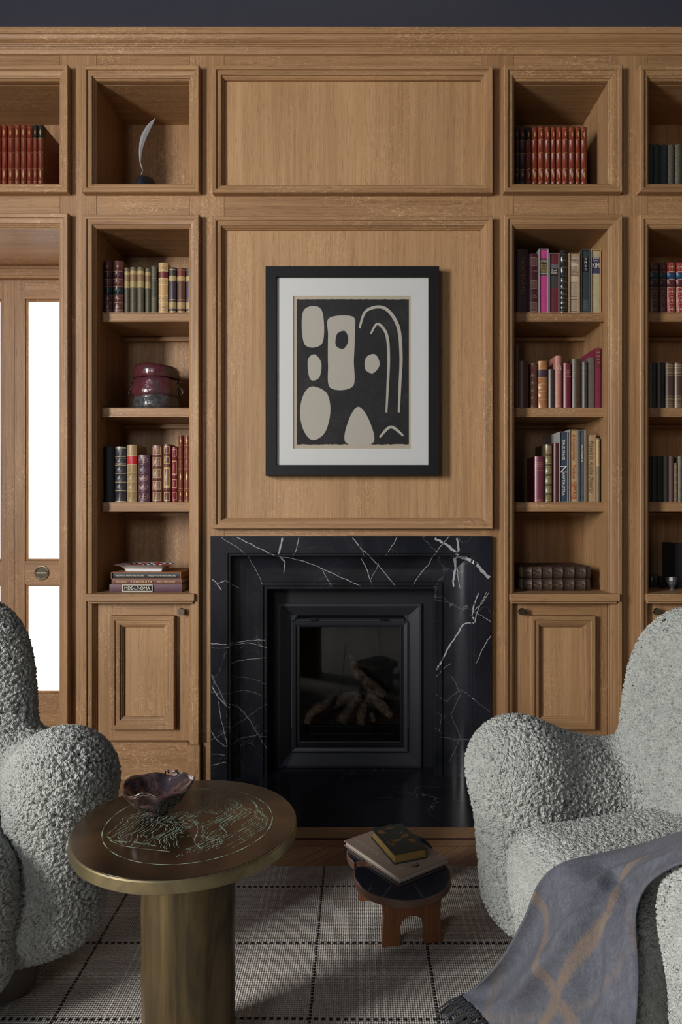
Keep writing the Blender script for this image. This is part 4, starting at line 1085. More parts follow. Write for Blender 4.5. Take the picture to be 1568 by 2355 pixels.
# --- two old folios lying in the right bookcase
YF = 2.96
rg = random.Random(12)
for i, (pa, pb, top, bot, lab, dx) in enumerate(((1204, 1357, 1333.5, 1362, 'old worn brown folio lying under its twin in the right bookcase', 0), (1203, 1358, 1306, 1333, 'old worn brown folio lying on its twin in the right bookcase', .001))):
    h = .0505; ln = X(pb, YF)-X(pa, YF); zb = cz+(h+.001)*i
    BK['folio_r'] = (BK['folio'][0], (.12, .26, .42, .58, .75, .92))
    r = make_book('folio', lab, 'folio_r', h, ln, .215, 'old folios in the right bookcase', soft=True)
    r.rotation_euler = (0, PI/2, 0); r.location = (X(pa, YF)+dx, YF+dx*4, zb+h/2+.0004)
    rb = MB()
    for q in (.12, .26, .42, .58, .75, .92):
        rb.tube([(-h/2+.002, .0028, q*ln), (-h/4, -.0040, q*ln), (0, -.0056, q*ln), (h/4, -.0040, q*ln), (h/2-.002, .0028, q*ln)], .0016, 6)
    rb.build('raised_bands', simple('worn leather band', (.11, .06, .038), .6, var=.4, vs=200), r, smooth=60)

# --- dark red lidded jar
jx, jy = X(357, 3.06), 3.08
jr = thing('lidded_jar', 'glossy dark red and pewter grey lidded jar with loop handles', 'jar', (jx, jy, SHZ[1]+.0005))
def jarmat():
    m = NT('ox blood and pewter glaze'); v = m.coord(); s = m.sep(v); n = m.noise(v, 14, 4, .6, .8); n2 = m.noise(v, 55, 4, .6)
    side = m.math('ADD', m.math('MULTIPLY', s[0], 6.0), m.math('MULTIPLY', m.math('SUBTRACT', n, .5), 3.0))
    t = m.math('ADD', m.math('SUBTRACT', .058, s[2]), m.math('MULTIPLY', m.math('SUBTRACT', n, .5), .05))
    grey = m.mix(m.ramp(n2, .4, .6), (.035, .036, .038), (.085, .085, .085)); red = m.mix(m.ramp(n2, .35, .7), (.105, .020, .026), (.050, .020, .024))
    c = m.mix(m.ramp(t, -.004, .004), red, grey); c = m.mix(m.ramp(side, .25, .6), c, (.045, .038, .040))
    m.p(Base_Color=c, Roughness=m.math('ADD', .13, m.math('MULTIPLY', n2, .15)), Coat_Weight=.6, Coat_Roughness=.08)
    m.bump(m.math('ADD', n2, m.math('MULTIPLY', m.noise(v, 24, 2), 2.0)), .55, .004); return m.m
M['jar'] = jarmat()
jm = MB()
def wob(a, r, z): return r*(1+.02*math.sin(3*a+z*40)+.012*math.sin(7*a+1)), z*1.08+.0015*math.sin(4*a)*min(1, z/.02)
jb = [(.0001, 0), (.092, 0), (.098, .004), (.100, .020), (.098, .044), (.095, .052), (.101, .056), (.106, .062), (.105, .078), (.101, .098), (.097, .114), (.094, .126), (.088, .129)]
jm.lathe(jb, 56, fn=wob).build('body', M['jar'], jr, smooth=180)
lid = [(.088, .1285), (.097, .129), (.100, .133), (.1005, .150), (.099, .166), (.092, .178), (.078, .184), (.055, .187), (.030, .188), (.0001, .189)]
def wob2(a, r, z): return r*(1+.02*math.sin(3*a+z*40)), z*1.08-.010*math.cos(a+.2)*-1*(-1 if z > .15 else 0)*.5
MB().lathe(lid, 56, fn=wob2).build('lid', M['jar'], jr, smooth=180)
for sx in (1, -1):
    hb = MB()
    pts = [(sx*.094, -.01, .105), (sx*.106, -.012, .101), (sx*.117, -.012, .090), (sx*.119, -.012, .077), (sx*.112, -.012, .067), (sx*.102, -.01, .069)]
    hb.tube(pts, [.005, .005, .0055, .0055, .005, .004], 10).build('handle', M['jar'], jr, smooth=180)
    MB().tube([(sx*.094, 0, .129), (sx*.106, .0, .127), (sx*.112, 0, .123)], [.006, .004, .002], 8).build('lid_tab', M['jar'], jr, smooth=180)

# --- silver feather on a dark rock
fx, fy = X(333, 2.955), 2.955; fz = NZ[0]-.003
fe = thing('feather_sculpture', 'slender silver feather standing on a dark rock base in the upper niche', 'sculpture', (fx, fy, fz+.0008))
rk = MB().lathe([(.0001, 0), (.043, 0), (.045, .012), (.041, .032), (.030, .048), (.012, .055), (.0001, .056)], 20, fn=lambda a, r, z: (r*(1+.10*math.sin(3*a)+.06*math.sin(5*a+2)+.03*math.sin(11*a)), z*(1+.06*math.sin(2*a+1))))
M['rock'] = simple('dark glossy rock', (.020, .024, .034), .35, var=.5, vs=60)
rk.build('base', M['rock'], fe, smooth=30)
def SP(px, py): return Vector((X(px, fy)-fx, 0, Z(py, fy)-fz))
mid = [SP(*p) for p in ((325, 402), (328, 392), (322, 372), (322, 350), (325, 330), (331, 310), (341, 292), (350, 280), (357, 272))]
wd_ = [.0028, .0022, .003, .006, .010, .0125, .0105, .006, .0006]
mid2 = []; w2 = []
for i in range(len(mid)-1):
    for k in range(5): mid2.append(mid[i].lerp(mid[i+1], k/5)); w2.append(wd_[i]+(wd_[i+1]-wd_[i])*k/5)
mid2.append(mid[-1]); w2.append(wd_[-1])
fm = MB(); n = len(mid2)
for i, (p, w) in enumerate(zip(mid2, w2)):
    t = (mid2[min(n-1, i+1)]-mid2[max(0, i-1)]).normalized(); nn = Vector((-t.z, 0, t.x))
    for k, (a, y) in enumerate(((-1, .004), (-.5, .001), (0, -.0015), (.5, .001), (1, .004))):
        q = p+nn*w*a; fm.v.append((q.x, y*w/.012, q.z))
    for k, (a, y) in enumerate(((1, .0052), (0, .002), (-1, .0052))):
        q = p+nn*w*a; fm.v.append((q.x, y*w/.012+.0006, q.z))
for i in range(n-1):
    for k in range(8):
        k2 = (k+1) % 8; fm.f.append((i*8+k, i*8+k2, (i+1)*8+k2, (i+1)*8+k)); fm.mi.append(0)
M['silver'] = simple('brushed silver', (.50, .50, .52), .35, .45, var=.25, vs=200)
fm.build('feather', M['silver'], fe, smooth=40)
MB().tube(mid2, [.0016 if i < n*.8 else .0008 for i in range(n)], 6).build('quill', M['silver'], fe, smooth=180)

# --- goblet, dark box and photograph frame at the right edge
gy = 3.0; gxx = X(1545, gy)
gob = MB().lathe([(.0001, 0), (.012, 0), (.012, .003), (.007, .008), (.010, .014), (.019, .026), (.0215, .040), (.0205, .055), (.0185, .055), (.019, .040), (.014, .022), (.0001, .016)], 10).build('goblet', simple('grey faceted glass', (.075, .075, .088), .3), None, loc=(gxx, gy, cz+.0003))
tag(gob, 'small grey faceted goblet on the counter at the right edge', 'goblet')
ob = MB().lathe([(.0001, 0), (.014, 0), (.017, .01), (.020, .030), (.019, .052), (.016, .052), (.0001, .01)], 10).build('votive_cup', simple('black faceted glass', (.012, .012, .014), .25), None, loc=(X(1527, 3.04), 3.06, cz+.0003))
tag(ob, 'black faceted cup just behind and left of the grey goblet', 'cup')
sl = MB().lathe([(.0001, 0), (.022, 0), (.024, .02), (.024, .05), (.020, .055), (.0001, .056)], 16).build('candle_jar', simple('dark green glass', (.012, .018, .014), .3), None, smooth=40, loc=(X(1489, 3.1)+.028, 3.12, cz+.0003))
tag(sl, 'squat dark green jar in the shadowed corner of the right edge bookcase', 'jar')
lb = thing('portfolio_box', 'tall dark brown and olive box cut by the picture edge behind the goblet', 'box', (X(1552, 3.08), 3.08, cz+.0003))
MB().box(0, .03, 0, .13, 0, .195, bev=.0015).build('spine_panel', M['firebox'], lb); MB().box(.0302, .11, .004, .13, .0, .190, bev=.0015).build('front_panel', simple('mottled olive paper', (.085, .072, .045), .6, var=.6, vs=120), lb)
# ================================================================ RUG
def rugmat():
    m = NT('woven wool rug'); v = m.coord(); s = m.sep(v)
    n = m.noise(v, 260, 2, .7); n2 = m.noise(v, 30, 3)
    # diagonal basket weave
    def wave(x, y, f):
        return m.math('SINE', m.math('MULTIPLY', m.math('ADD', m.math('MULTIPLY', s[0], x), m.math('MULTIPLY', s[1], y)), f))
    wv = m.math('MULTIPLY', wave(1, .9, 560), wave(1, -.9, 560))
    t = m.math('ADD', m.math('MULTIPLY', wv, .32), m.math('ADD', m.math('MULTIPLY', m.math('SUBTRACT', n, .5), 1.3), .5))
    c = m.mix(m.ramp(t, .0, 1.0), (.175, .157, .138), (.54, .515, .475))
    c = m.mix(m.math('MULTIPLY', n2, .25), c, (.24, .21, .185))
    PX_, PY_, OX, OY = .2850, .2690, -.1085, 1.5418
    def per(sck, off, p):       # signed distance to the nearest line
        q = m.math('SUBTRACT', sck, off); r = m.math('MODULO', m.math('ADD', q, p*40+p/2), p); return m.math('SUBTRACT', r, p/2)
    dx, dy = per(s[0], OX, PX_), per(s[1], OY, PY_)
    # pale stripes half way between the dark lines
    for d, offs in ((per(s[0], OX+PX_/2, PX_), (-.030, -.012, .006, .026)), (per(s[1], OY+PY_/2, PY_), (-.012, .004, .016))):
        f = None
        for o_ in offs:
            a = m.math('LESS_THAN', m.math('ABSOLUTE', m.math('SUBTRACT', d, o_)), .0034)
            f = a if f is None else m.math('MAXIMUM', f, a)
        dash = m.math('MULTIPLY', f, m.ramp(n, .38, .55))
        c = m.mix(m.math('MULTIPLY', dash, .50 if d is not None else 0), c, (.66, .63, .585))
    # dark dotted lines
    dots_y = m.math('GREATER_THAN', m.math('SINE', m.math('MULTIPLY', s[0], 2*PI/.0165)), -.25)
    dots_x = m.math('GREATER_THAN', m.math('SINE', m.math('MULTIPLY', s[1], 2*PI/.0110)), -.70)
    fy_ = m.math('MULTIPLY', m.math('LESS_THAN', m.math('ABSOLUTE', dy), .0042), dots_y)
    fx_ = m.math('MULTIPLY', m.math('LESS_THAN', m.math('ABSOLUTE', m.math('ADD', dx, m.math('MULTIPLY', m.math('SUBTRACT', n2, .5), .008))), .0036), dots_x)
    c = m.mix(m.math('MAXIMUM', fy_, fx_), c, (.022, .020, .020))
    m.p(Base_Color=c, Roughness=.95); m.b.inputs['Specular IOR Level'].default_value = .1
    m.bump(m.math('ADD', m.math('MULTIPLY', wv, .5), n), .9, .003); return m.m
RX0, RX1, RY0, RY1 = -1.55, 1.45, -.9, 2.200
rb = MB(); nx, ny = 60, 60; rg = random.Random(2)
def rugz(x, y): return .0065+.0012*math.sin(x*9+1)*math.sin(y*7)
for j in range(ny+1):
    for i in range(nx+1):
        x = RX0+(RX1-RX0)*i/nx; y = RY0+(RY1-RY0)*j/ny
        if j == ny: y += .004*math.sin(x*11)
        rb.v.append((x, y, rugz(x, y)))
for j in range(ny):
    for i in range(nx): a = j*(nx+1)+i; rb.f.append((a, a+1, a+nx+2, a+nx+1)); rb.mi.append(0)
o = len(rb.v); edge = [i for i in range(nx+1)]+[j*(nx+1)+nx for j in range(1, ny+1)]+[ny*(nx+1)+i for i in range(nx-1, -1, -1)]+[j*(nx+1) for j in range(ny-1, 0, -1)]
for e in edge: rb.v.append((rb.v[e][0], rb.v[e][1], .0006))
for k in range(len(edge)): k2 = (k+1) % len(edge); rb.f.append((edge[k2], edge[k], o+k, o+k2)); rb.mi.append(0)
rug = rb.build('rug', rugmat(), None, smooth=40); tag(rug, 'large grey-beige woven wool rug with dotted black window-pane lines', 'rug')
RT = .0078

# ================================================================ SIDE TABLE
TX, TY, TH = -.350, 1.414, .5
tb_ = thing('side_table', 'round bronze pedestal table with an engraved patinated top', 'side table', (TX, TY, RT))
H = TH-RT
def bronze(name, c1, c2, c3, sc, met=.85, rough=.3, streak=(1, 1, 1), coat=0.0, bmp=.15):
    m = NT(name); v = m.coord(scale=streak); n = m.noise(v, sc, 5, .62, 1.0); n2 = m.noise(m.coord(), sc*.45, 3, .5, .6)
    c = m.mix(m.ramp(n, .36, .62), c1, c2); c = m.mix(m.ramp(n2, .48, .66), c, c3)
    m.p(Base_Color=c, Metallic=met, Roughness=m.math('ADD', rough, m.math('MULTIPLY', n, .15)), Coat_Weight=coat, Coat_Roughness=.05)
    m.bump(n, bmp, .002); return m.m
M['rim'] = bronze('patinated bronze edge', (.30, .235, .12), (.13, .115, .075), (.075, .070, .052), 7)
M['column'] = bronze('streaked bronze column', (.22, .155, .068), (.075, .058, .036), (.030, .026, .020), 9, streak=(1.6, 1.6, .16), rough=.34, bmp=.5)
M['top'] = bronze('tortoiseshell patina', (.014, .006, .003), (.004, .005, .004), (.048, .025, .009), 9, met=.0, rough=.10, coat=.0, bmp=.03)
M['etch'] = simple('verdigris engraving', (.30, .40, .31), .5, var=.2, vs=80)
R_ = .2225
MB().lathe([(.0001, H-.026), (R_-.003, H-.026), (R_, H-.023), (R_, H-.003), (R_-.002, H-.0008), (R_-.0045, H-.0008), (.0001, H-.0008)], 128).build('rim', M['rim'], tb_, smooth=30)
MB().lathe([(.0001, H-.004), (R_-.004, H-.004), (R_-.0045, H), (.0001, H)], 128).build('table_top', M['top'], tb_, smooth=30)
cw = MB().lathe([(.0001, 0), (.0965, 0), (.0955, .02)]+[(.0925+.0008*math.sin(k*1.3), .02+(H-.047)*k/16) for k in range(17)]+[(.0001, H-.0262)], 72, cx=.004, fn=lambda a, r, z: (r*(1+.010*math.sin(5*a+.5)+.006*math.sin(11*a+2)+.004*math.sin(23*a)), z))
cw.build('pedestal', M['column'], tb_, smooth=50)
et = MB()
def eline(P, w=.0007, n=6, z=None):
    pts = catmull(P, n); N = len(pts); o = len(et.v); z = H+.00035
    for i, p in enumerate(pts):
        a, b = pts[max(0, i-1)], pts[min(N-1, i+1)]; dx, dy = b[0]-a[0], b[1]-a[1]; L = math.hypot(dx, dy) or 1; q = w*(.55+.45*math.sin(i*.9))
        et.v += [(p[0]-dy/L*q, p[1]+dx/L*q, z), (p[0]+dy/L*q, p[1]-dx/L*q, z)]
    for i in range(N-1): et.f.append((o+2*i, o+2*i+1, o+2*i+3, o+2*i+2)); et.mi.append(0)
rc = .167
for rr_ in (rc,): eline([(.006+rr_*math.cos(2*PI*k/48), rr_*math.sin(2*PI*k/48)) for k in range(49)], .0011, 3)
rg = random.Random(21)
# flowing drapery lines: families of neighbouring wavy curves sweeping over the disc
def inside(x, y):
    r = math.hypot(x-.006, y)
    if r > rc-.009: x = .006+(x-.006)*(rc-.009)/r; y *= (rc-.009)/r
    return x, y
def family(A, B, n, amp=.006, w=.0005):
    """n curves between the polylines A and B"""
    for k in range(n):
        t = k/max(1, n-1)+rg.uniform(-.03, .03); P = []; ph = rg.uniform(-.6, .6)+t*2.5
        pts = catmull([(a[0]+(b[0]-a[0])*t, a[1]+(b[1]-a[1])*t) for a, b in zip(A, B)], 5)
        i0 = rg.randint(0, 3); i1 = len(pts)-rg.randint(0, 4)
        for i in range(i0, i1):
            x, y = pts[i]; q = amp*math.sin(i*.85+ph)+amp*.4*math.sin(i*1.9+ph*2)
            P.append(inside(x+q, y+q*.5))
        eline(P, w*rg.uniform(.8, 1.4), 4)
family([(-.06, .075), (-.12, .03), (-.14, -.03), (-.13, -.08)], [(-.01, .06), (-.045, .01), (-.05, -.05), (-.07, -.11)], 14)
family([(-.045, .06), (-.05, .01), (-.04, -.04), (-.06, -.11)], [(.015, .05), (.02, .0), (.0, -.05), (.01, -.12)], 13, .008)
family([(.04, .13), (.07, .08), (.06, .03), (.02, -.03)], [(.09, .10), (.12, .05), (.10, .0), (.06, -.06)], 12, .006)
family([(.10, .12), (.135, .06), (.12, .0), (.07, -.07)], [(.15, .06), (.165, .01), (.15, -.05), (.10, -.12)], 9, .004)
family([(.0, .14), (.01, .10), (-.01, .07), (.03, .04)], [(.06, .14), (.06, .11), (.05, .07), (.07, .03)], 10, .006)
family([(.02, -.03), (.05, -.05), (.04, -.09), (.02, -.13)], [(.09, -.05), (.08, -.08), (.09, -.10), (.06, -.13)], 10, .007)
for k in range(60):      # small curls
    a = rg.uniform(0, 2*PI); r0 = rg.uniform(.02, .145); x, y = .006+r0*math.cos(a), r0*math.sin(a); s_ = rg.uniform(.003, .009)
    eline([inside(x+s_*math.cos(t)*(1-t/7), y+s_*math.sin(t)*(1-t/7)) for t in np.linspace(rg.uniform(0, 3), rg.uniform(3.5, 6), 6)], .0005)
for P in ([(-.14, -.06), (-.12, -.078), (-.09, -.082), (-.06, -.090), (-.03, -.10)], [(-.13, -.075), (-.10, -.096), (-.06, -.108), (.0, -.12)], [(-.02, .04), (.01, .01), (.03, -.03), (.035, -.08), (.055, -.11)], [(.09, .03), (.07, -.01), (.09, -.05), (.06, -.09)], [(-.06, .03), (-.03, .05), (.0, .04), (.02, .06)]): eline(P, .0010)
et.build('engraving', M['etch'], tb_)

# ================================================================ BOWL
bx, by = X(361, 1.452), 1.457
bo = thing('ceramic_bowl', 'wavy-rimmed glossy brown lustre bowl on the bronze table', 'bowl', (bx, by, TH+.0005))
def glaze():
    m = NT('iridescent brown glaze'); v = m.coord(); n = m.noise(v, 38, 4, .65, 1.2); n2 = m.noise(v, 12, 2)
    c = m.mix(m.ramp(n, .42, .60), (.030, .015, .012), (.13, .075, .070)); c = m.mix(m.ramp(n2, .5, .65), c, (.045, .035, .042))
    m.p(Base_Color=c, Roughness=.08, Metallic=.35, Coat_Weight=1.0, Coat_Roughness=.04); m.bump(n, .35, .003); return m.m
M['glaze'] = glaze()
def bf(a, r, z):
    e = max(0, (z-.014)/.046); s = r*(1+e*(.05*math.cos(2*a)+.03*math.sin(5*a+.6)+.018*math.sin(9*a)))
    zz = z+e*(.0050*math.sin(3*a+.4)+.0028*math.sin(7*a+1)+.003*math.cos(a))
    return s, zz
outer = [(.0001, 0), (.020, 0), (.0215, .003), (.0205, .009), (.027, .0125), (.040, .018), (.052, .028), (.059, .040), (.067, .052), (.0705, .060)]
inner = [(.0685, .0615), (.064, .052), (.055, .041), (.042, .030), (.026, .0225), (.012, .0205), (.0001, .020)]
MB().lathe(outer+inner, 96, fn=bf).build('bowl_body', M['glaze'], bo, smooth=180)
lp = MB()
for k, (a, s) in enumerate(((1.25, .7), (1.55, .5))):
    cx_, cy_ = .066*math.cos(a), .066*math.sin(a)
    lp.tube([(cx_-.010*s, cy_, .056), (cx_-.006*s, cy_*1.0, .063), (cx_+.003*s, cy_*1.0, .064), (cx_+.010*s, cy_*.98, .058)], [.002, .0045*s, .0045*s, .002], 8)
lp.build('rim_curl', M['glaze'], bo, smooth=180)

# ================================================================ STOOL
st = thing('footstool', 'low wooden stool with a dark two-lobed seat and arched plank legs', 'stool', (.10, 1.88, RT))
SX, SY, SH = .10, 1.88, .180-RT
def arc(cx, cy, r, a0, a1, n): return [(cx+r*math.cos(a0+(a1-a0)*k/n)-SX, cy+r*math.sin(a0+(a1-a0)*k/n)-SY) for k in range(n+1)]
c1, r1, c2, r2 = (.114, 1.826), .127, (.088, 1.948), .122
d = math.hypot(c2[0]-c1[0], c2[1]-c1[1]); th = math.atan2(c2[1]-c1[1], c2[0]-c1[0])
a_ = (r1*r1-r2*r2+d*d)/(2*d); b1 = math.acos(a_/r1); b2 = math.acos((d-a_)/r2)
poly = arc(*c1, r1, th+b1+.10, th-b1+2*PI-.02, 60)      # round the front lobe, from the left notch to the right one
poly += arc(*c2, r2, th+PI+b2+.02, th+PI-b2-.10+2*PI, 60)
slot = [(-.0085, 1.8840), (.004, 1.8865), (.020, 1.8905), (.034, 1.8860), (.038, 1.8740), (.028, 1.8650), (.012, 1.8630), (-.001, 1.8600)]
poly += [(x-SX, y-SY) for x, y in catmull(slot, 4)]
M['lacquer'] = simple('dark blue-black lacquer', (.010, .011, .022), .17, coat=.6, var=.3, vs=12)
M['stool_edge'] = simple('worn brown stool edge', (.15, .075, .050), .4, var=.5, vs=25)
M['stool_wood'] = oak('reddish stool wood', 'Z', (.19, .068, .026), (.10, .034, .014), .1)
seat = MB().prism(poly, SH-.021, SH-.0012, bev=.002).build('seat', M['stool_edge'], st, smooth=35)
pp = [(x*.985, y*.985) for x, y in poly]
Pn = np.array(poly); e = np.roll(Pn, -1, 0)-np.roll(Pn, 1, 0); nn = np.stack([e[:, 1], -e[:, 0]], 1); nn /= np.linalg.norm(nn, axis=1)[:, None]
MB().prism([tuple(q) for q in (Pn-nn*.0022)], SH-.002, SH, bev=.0006).build('lacquered_top', M['lacquer'], st, smooth=35)
def plank_leg(xa, ya, xb, yb_):
    L = math.hypot(xb-xa, yb_-ya); hh = SH-.0212; pts = [(0, 0), (.047, 0)]
    pts += [(.047+.0, .030)]+[(L/2-(L/2-.047)*math.cos(t), .045+(.030)*math.sin(t)) for t in np.linspace(0, PI, 12)]+[(L-.047, .030), (L-.047, 0), (L, 0), (L-.004, hh*.5), (L, hh), (0, hh), (.004, hh*.5)]
    b = MB().prism(pts, 0, .020)
    ang = math.atan2(yb_-ya, xb-xa)
    b.xf(Matrix.Translation((xa-SX, ya-SY, 0)) @ Matrix.Rotation(ang, 4, 'Z') @ Matrix.Rotation(PI/2, 4, 'X') @ Matrix.Translation((0, 0, -.020)))
    return b.build('leg', M['stool_wood'], st)
plank_leg(.0605, 1.790, .2165, 1.812); plank_leg(.002, 2.000, .158, 2.022)
# two books on the stool
def lying(label, cov, page, cx, cy, zb, lx, ly, h, rz, spine='x1', titles=None, name='book'):
    r = thing(name, label, 'book', (cx, cy, zb), rz); t = .0022
    b = MB().box(-lx/2, lx/2, -ly/2, ly/2, 0, t, bev=.0004).box(-lx/2, lx/2, -ly/2, ly/2, h-t, h, bev=.0004)
    b.box(lx/2-t, lx/2-.0002, -ly/2+.0003, ly/2-.0003, t*.5, h-t*.5)
    b.build('cover', cov, r); MB().box(-lx/2+.004, lx/2-t, -ly/2+.004, ly/2-.004, t, h-t).build('pages', page, r)
    return r
zs = SH+RT+.0005
M['taupe'] = simple('taupe book cover', (.27, .205, .165), .55, var=.05); M['green_black'] = simple('green-black cloth', (.022, .028, .024), .5, var=.2)
# local x runs along the short side (towards the right edge), local y along the length
bk = lying('large thin taupe art book with pale letters lying on the footstool', M['taupe'], simple('pale page edges', (.42, .36, .31), .8, var=.1), .099, 1.923, zs, .170, .247, .0145, math.radians(36))
tt = MB()
ex = Vector((0, 1, 0)); ey = Vector((-1, 0, 0))
text(tt, 'John Walsh', (-.052, .008, .0148), (0, 1, 0), (-1, 0, 0), .205, .024)
text(tt, 'E', (-.010, -.100, .0148), (0, 1, 0), (-1, 0, 0), .016, .020, mi=1)
tt.build('cover_title', [simple('pale taupe lettering', (.40, .33, .28), .4, var=.02), M['black_frame']], bk)
zk = zs+.0145+.0008
b2k = lying('small dark green book with gilt edges lying on the taupe one', M['green_black'], M['gilt'], .109, 1.929, zk, .097, .160, .027, math.radians(21.5))
fm = MB()
def blob(cx, cy, rx, ry, rot=0, n=20, seed=0):
    rg = random.Random(seed); o = len(fm.v); c, s = math.cos(rot), math.sin(rot)
    for k in range(n):
        a = 2*PI*k/n; q = 1+rg.uniform(-.22, .22); x, y = rx*q*math.cos(a), ry*q*math.sin(a); fm.v.append((cx+x*c-y*s, cy+x*s+y*c, .0273))
    fm.f.append(tuple(range(o, o+n))); fm.mi.append(0)
blob(-.030, .050, .010, .013, .4, seed=1); blob(.0, .062, .018, .004, .1, seed=2); blob(-.012, -.012, .020, .006, .2, seed=3); blob(-.030, -.022, .008, .014, .1, seed=4)
blob(.022, .004, .014, .008, .5, seed=5); blob(.030, -.026, .009, .012, .6, seed=6); blob(.020, .026, .008, .004, .7, seed=7)
for P in ([(-.034, .04), (-.032, .012), (-.015, -.004), (.01, .0), (.03, .02)], [(.03, -.03), (.033, -.045), (.034, -.062)], [(-.03, -.03), (-.032, -.045)], [(-.028, .052), (-.012, .060), (.016, .064)]):
    pts = catmull(P, 6); o = len(fm.v)
    for i, p in enumerate(pts): fm.v += [(p[0]-.0008, p[1]-.0005, .0273), (p[0]+.0008, p[1]+.0005, .0273)]
    for i in range(len(pts)-1): fm.f.append((o+2*i, o+2*i+1, o+2*i+3, o+2*i+2)); fm.mi.append(0)
fm.build('cover_ornament', simple('worn copper foil', (.24, .135, .055), .4, .3, var=.5, vs=90), b2k)
# ================================================================ ARMCHAIRS
def surface_net(fn, lo, hi, h):
    """smooth mesh of the zero level of fn on a grid"""
    ax = [np.arange(lo[i], hi[i]+h, h) for i in range(3)]
    Gx, Gy, Gz = np.meshgrid(*ax, indexing='ij'); Fv = fn(Gx, Gy, Gz).astype(np.float32); s = Fv < 0
    n = [len(a)-1 for a in ax]
    acc = np.zeros(n+[3]); cnt = np.zeros(n)
    base = np.stack([Gx, Gy, Gz], -1)
    for axi in range(3):
        others = [a for a in range(3) if a != axi]
        for da in (0, 1):
            for db in (0, 1):
                sl0 = [slice(0, n[k]) for k in range(3)]; sl1 = list(sl0)
                off = [0, 0, 0]; off[others[0]] = da; off[others[1]] = db
                sl0 = tuple(slice(off[k], off[k]+n[k]) for k in range(3)); off[axi] = 1
                sl1 = tuple(slice(off[k], off[k]+n[k]) for k in range(3))
                f0, f1 = Fv[sl0], Fv[sl1]; cr = (s[sl0] != s[sl1])
                t = np.where(cr, f0/(f0-f1+1e-12), 0)
                P = base[sl0]+(base[sl1]-base[sl0])*t[..., None]
                acc += np.where(cr[..., None], P, 0); cnt += cr
    act = cnt > 0; idx = -np.ones(n, int); idx[act] = np.arange(act.sum()); Vv = acc[act]/cnt[act][:, None]
    faces = []
    for axi in range(3):
        a, b = [k for k in range(3) if k != axi]
        sl = [slice(1, n[k]) for k in range(3)]; sl[axi] = slice(0, n[axi])
        s0 = s[tuple(sl)]; sl2 = list(sl); sl2[axi] = slice(1, n[axi]+1); s1 = s[tuple(sl2)]
        cr = np.argwhere(s0 != s1); o = np.array([1, 1, 1]); o[axi] = 0; cr = cr+o
        if not len(cr): continue
        ea = np.zeros(3, int); ea[a] = 1; eb = np.zeros(3, int); eb[b] = 1
        q = [idx[tuple((cr-ea-eb).T)], idx[tuple((cr-eb).T)], idx[tuple(cr.T)], idx[tuple((cr-ea).T)]]
        q = np.stack(q, 1); flip = s[tuple(cr.T)]
        if axi == 1: flip = ~flip
        q[~flip] = q[~flip][:, ::-1]; faces.append(q)
    return Vv, np.concatenate(faces)
def cap_(x, y, z, a, b, ra, rb, sq=1.0):
    a, b = np.array(a), np.array(b); d = b-a; L = (d*d).sum()
    t = np.clip(((x-a[0])*d[0]+(y-a[1])*d[1]+(z-a[2])*d[2])/L, 0, 1)
    return np.sqrt((x-a[0]-d[0]*t)**2+((y-a[1]-d[1]*t)/sq)**2+(z-a[2]-d[2]*t)**2)-(ra+(rb-ra)*t)
def rbox(x, y, z, c, hs, r):
    q = [np.abs(v-c[i])-hs[i]+r for i, v in enumerate((x, y, z))]
    out = np.sqrt(sum(np.maximum(v, 0)**2 for v in q)); ins = np.minimum(np.maximum(np.maximum(q[0], q[1]), q[2]), 0)
    return out+ins-r
def smin(a, b, k): h = np.clip(.5+.5*(b-a)/k, 0, 1); return b+(a-b)*h-k*h*(1-h)
def body_sdf(x, y, z):
    ya = np.abs(y)
    # base
    f = rbox(x, y, z, (-.02, 0, .20), (.34, .345, .125), .10)
    # arms: upright lobes, crest at the front, dipping towards the back
    A = cap_(x, ya, z, (.275, .345, .488), (.255, .325, .20), .115, .105)
    A = smin(A, cap_(x, ya, z, (.275, .345, .490), (-.02, .360, .412), .115, .100), .05)
    A = smin(A, cap_(x, ya, z, (-.02, .360, .412), (-.16, .330, .40), .100, .10), .05)
    A = smin(A, rbox(x, ya, z, (.02, .345, .30), (.33, .095, .19), .09), .05)
    f = smin(f, A, .05)
    # back: rounded arch leaning back
    xb = x+.055+(z-.3)*.13-.30*np.maximum(ya-.05, 0)**1.4*1.0
    zz = z-.52
    r = np.sqrt((np.maximum(ya-.10, 0)/.245)**4+(np.maximum(zz, 0)/.36)**4)**.25 if False else None
    e = (np.maximum(ya-.04, 0)/.318)**4+(np.maximum(zz, 0)/.380)**4
    e = np.maximum(e, 1e-9)**(1/4)
    side = (e-1)*.31+.09
    B = np.sqrt(np.maximum(side, 0)**2+np.maximum(np.abs(xb+.06)-.025, 0)**2)-.09
    B = np.maximum(B, .15-z)
    f = smin(f, B, .045)
    return f
def seat_sdf(x, y, z):
    top = .012*np.cos(np.clip(y/.25, -1, 1)*PI/2)
    f = rbox(x, y, z-top, (.065, 0, .313), (.325, .248, .105), .085)
    g = rbox(x, y, z, (.075, 0, .19), (.295, .244, .13), .08)
    return smin(f, g, .04)
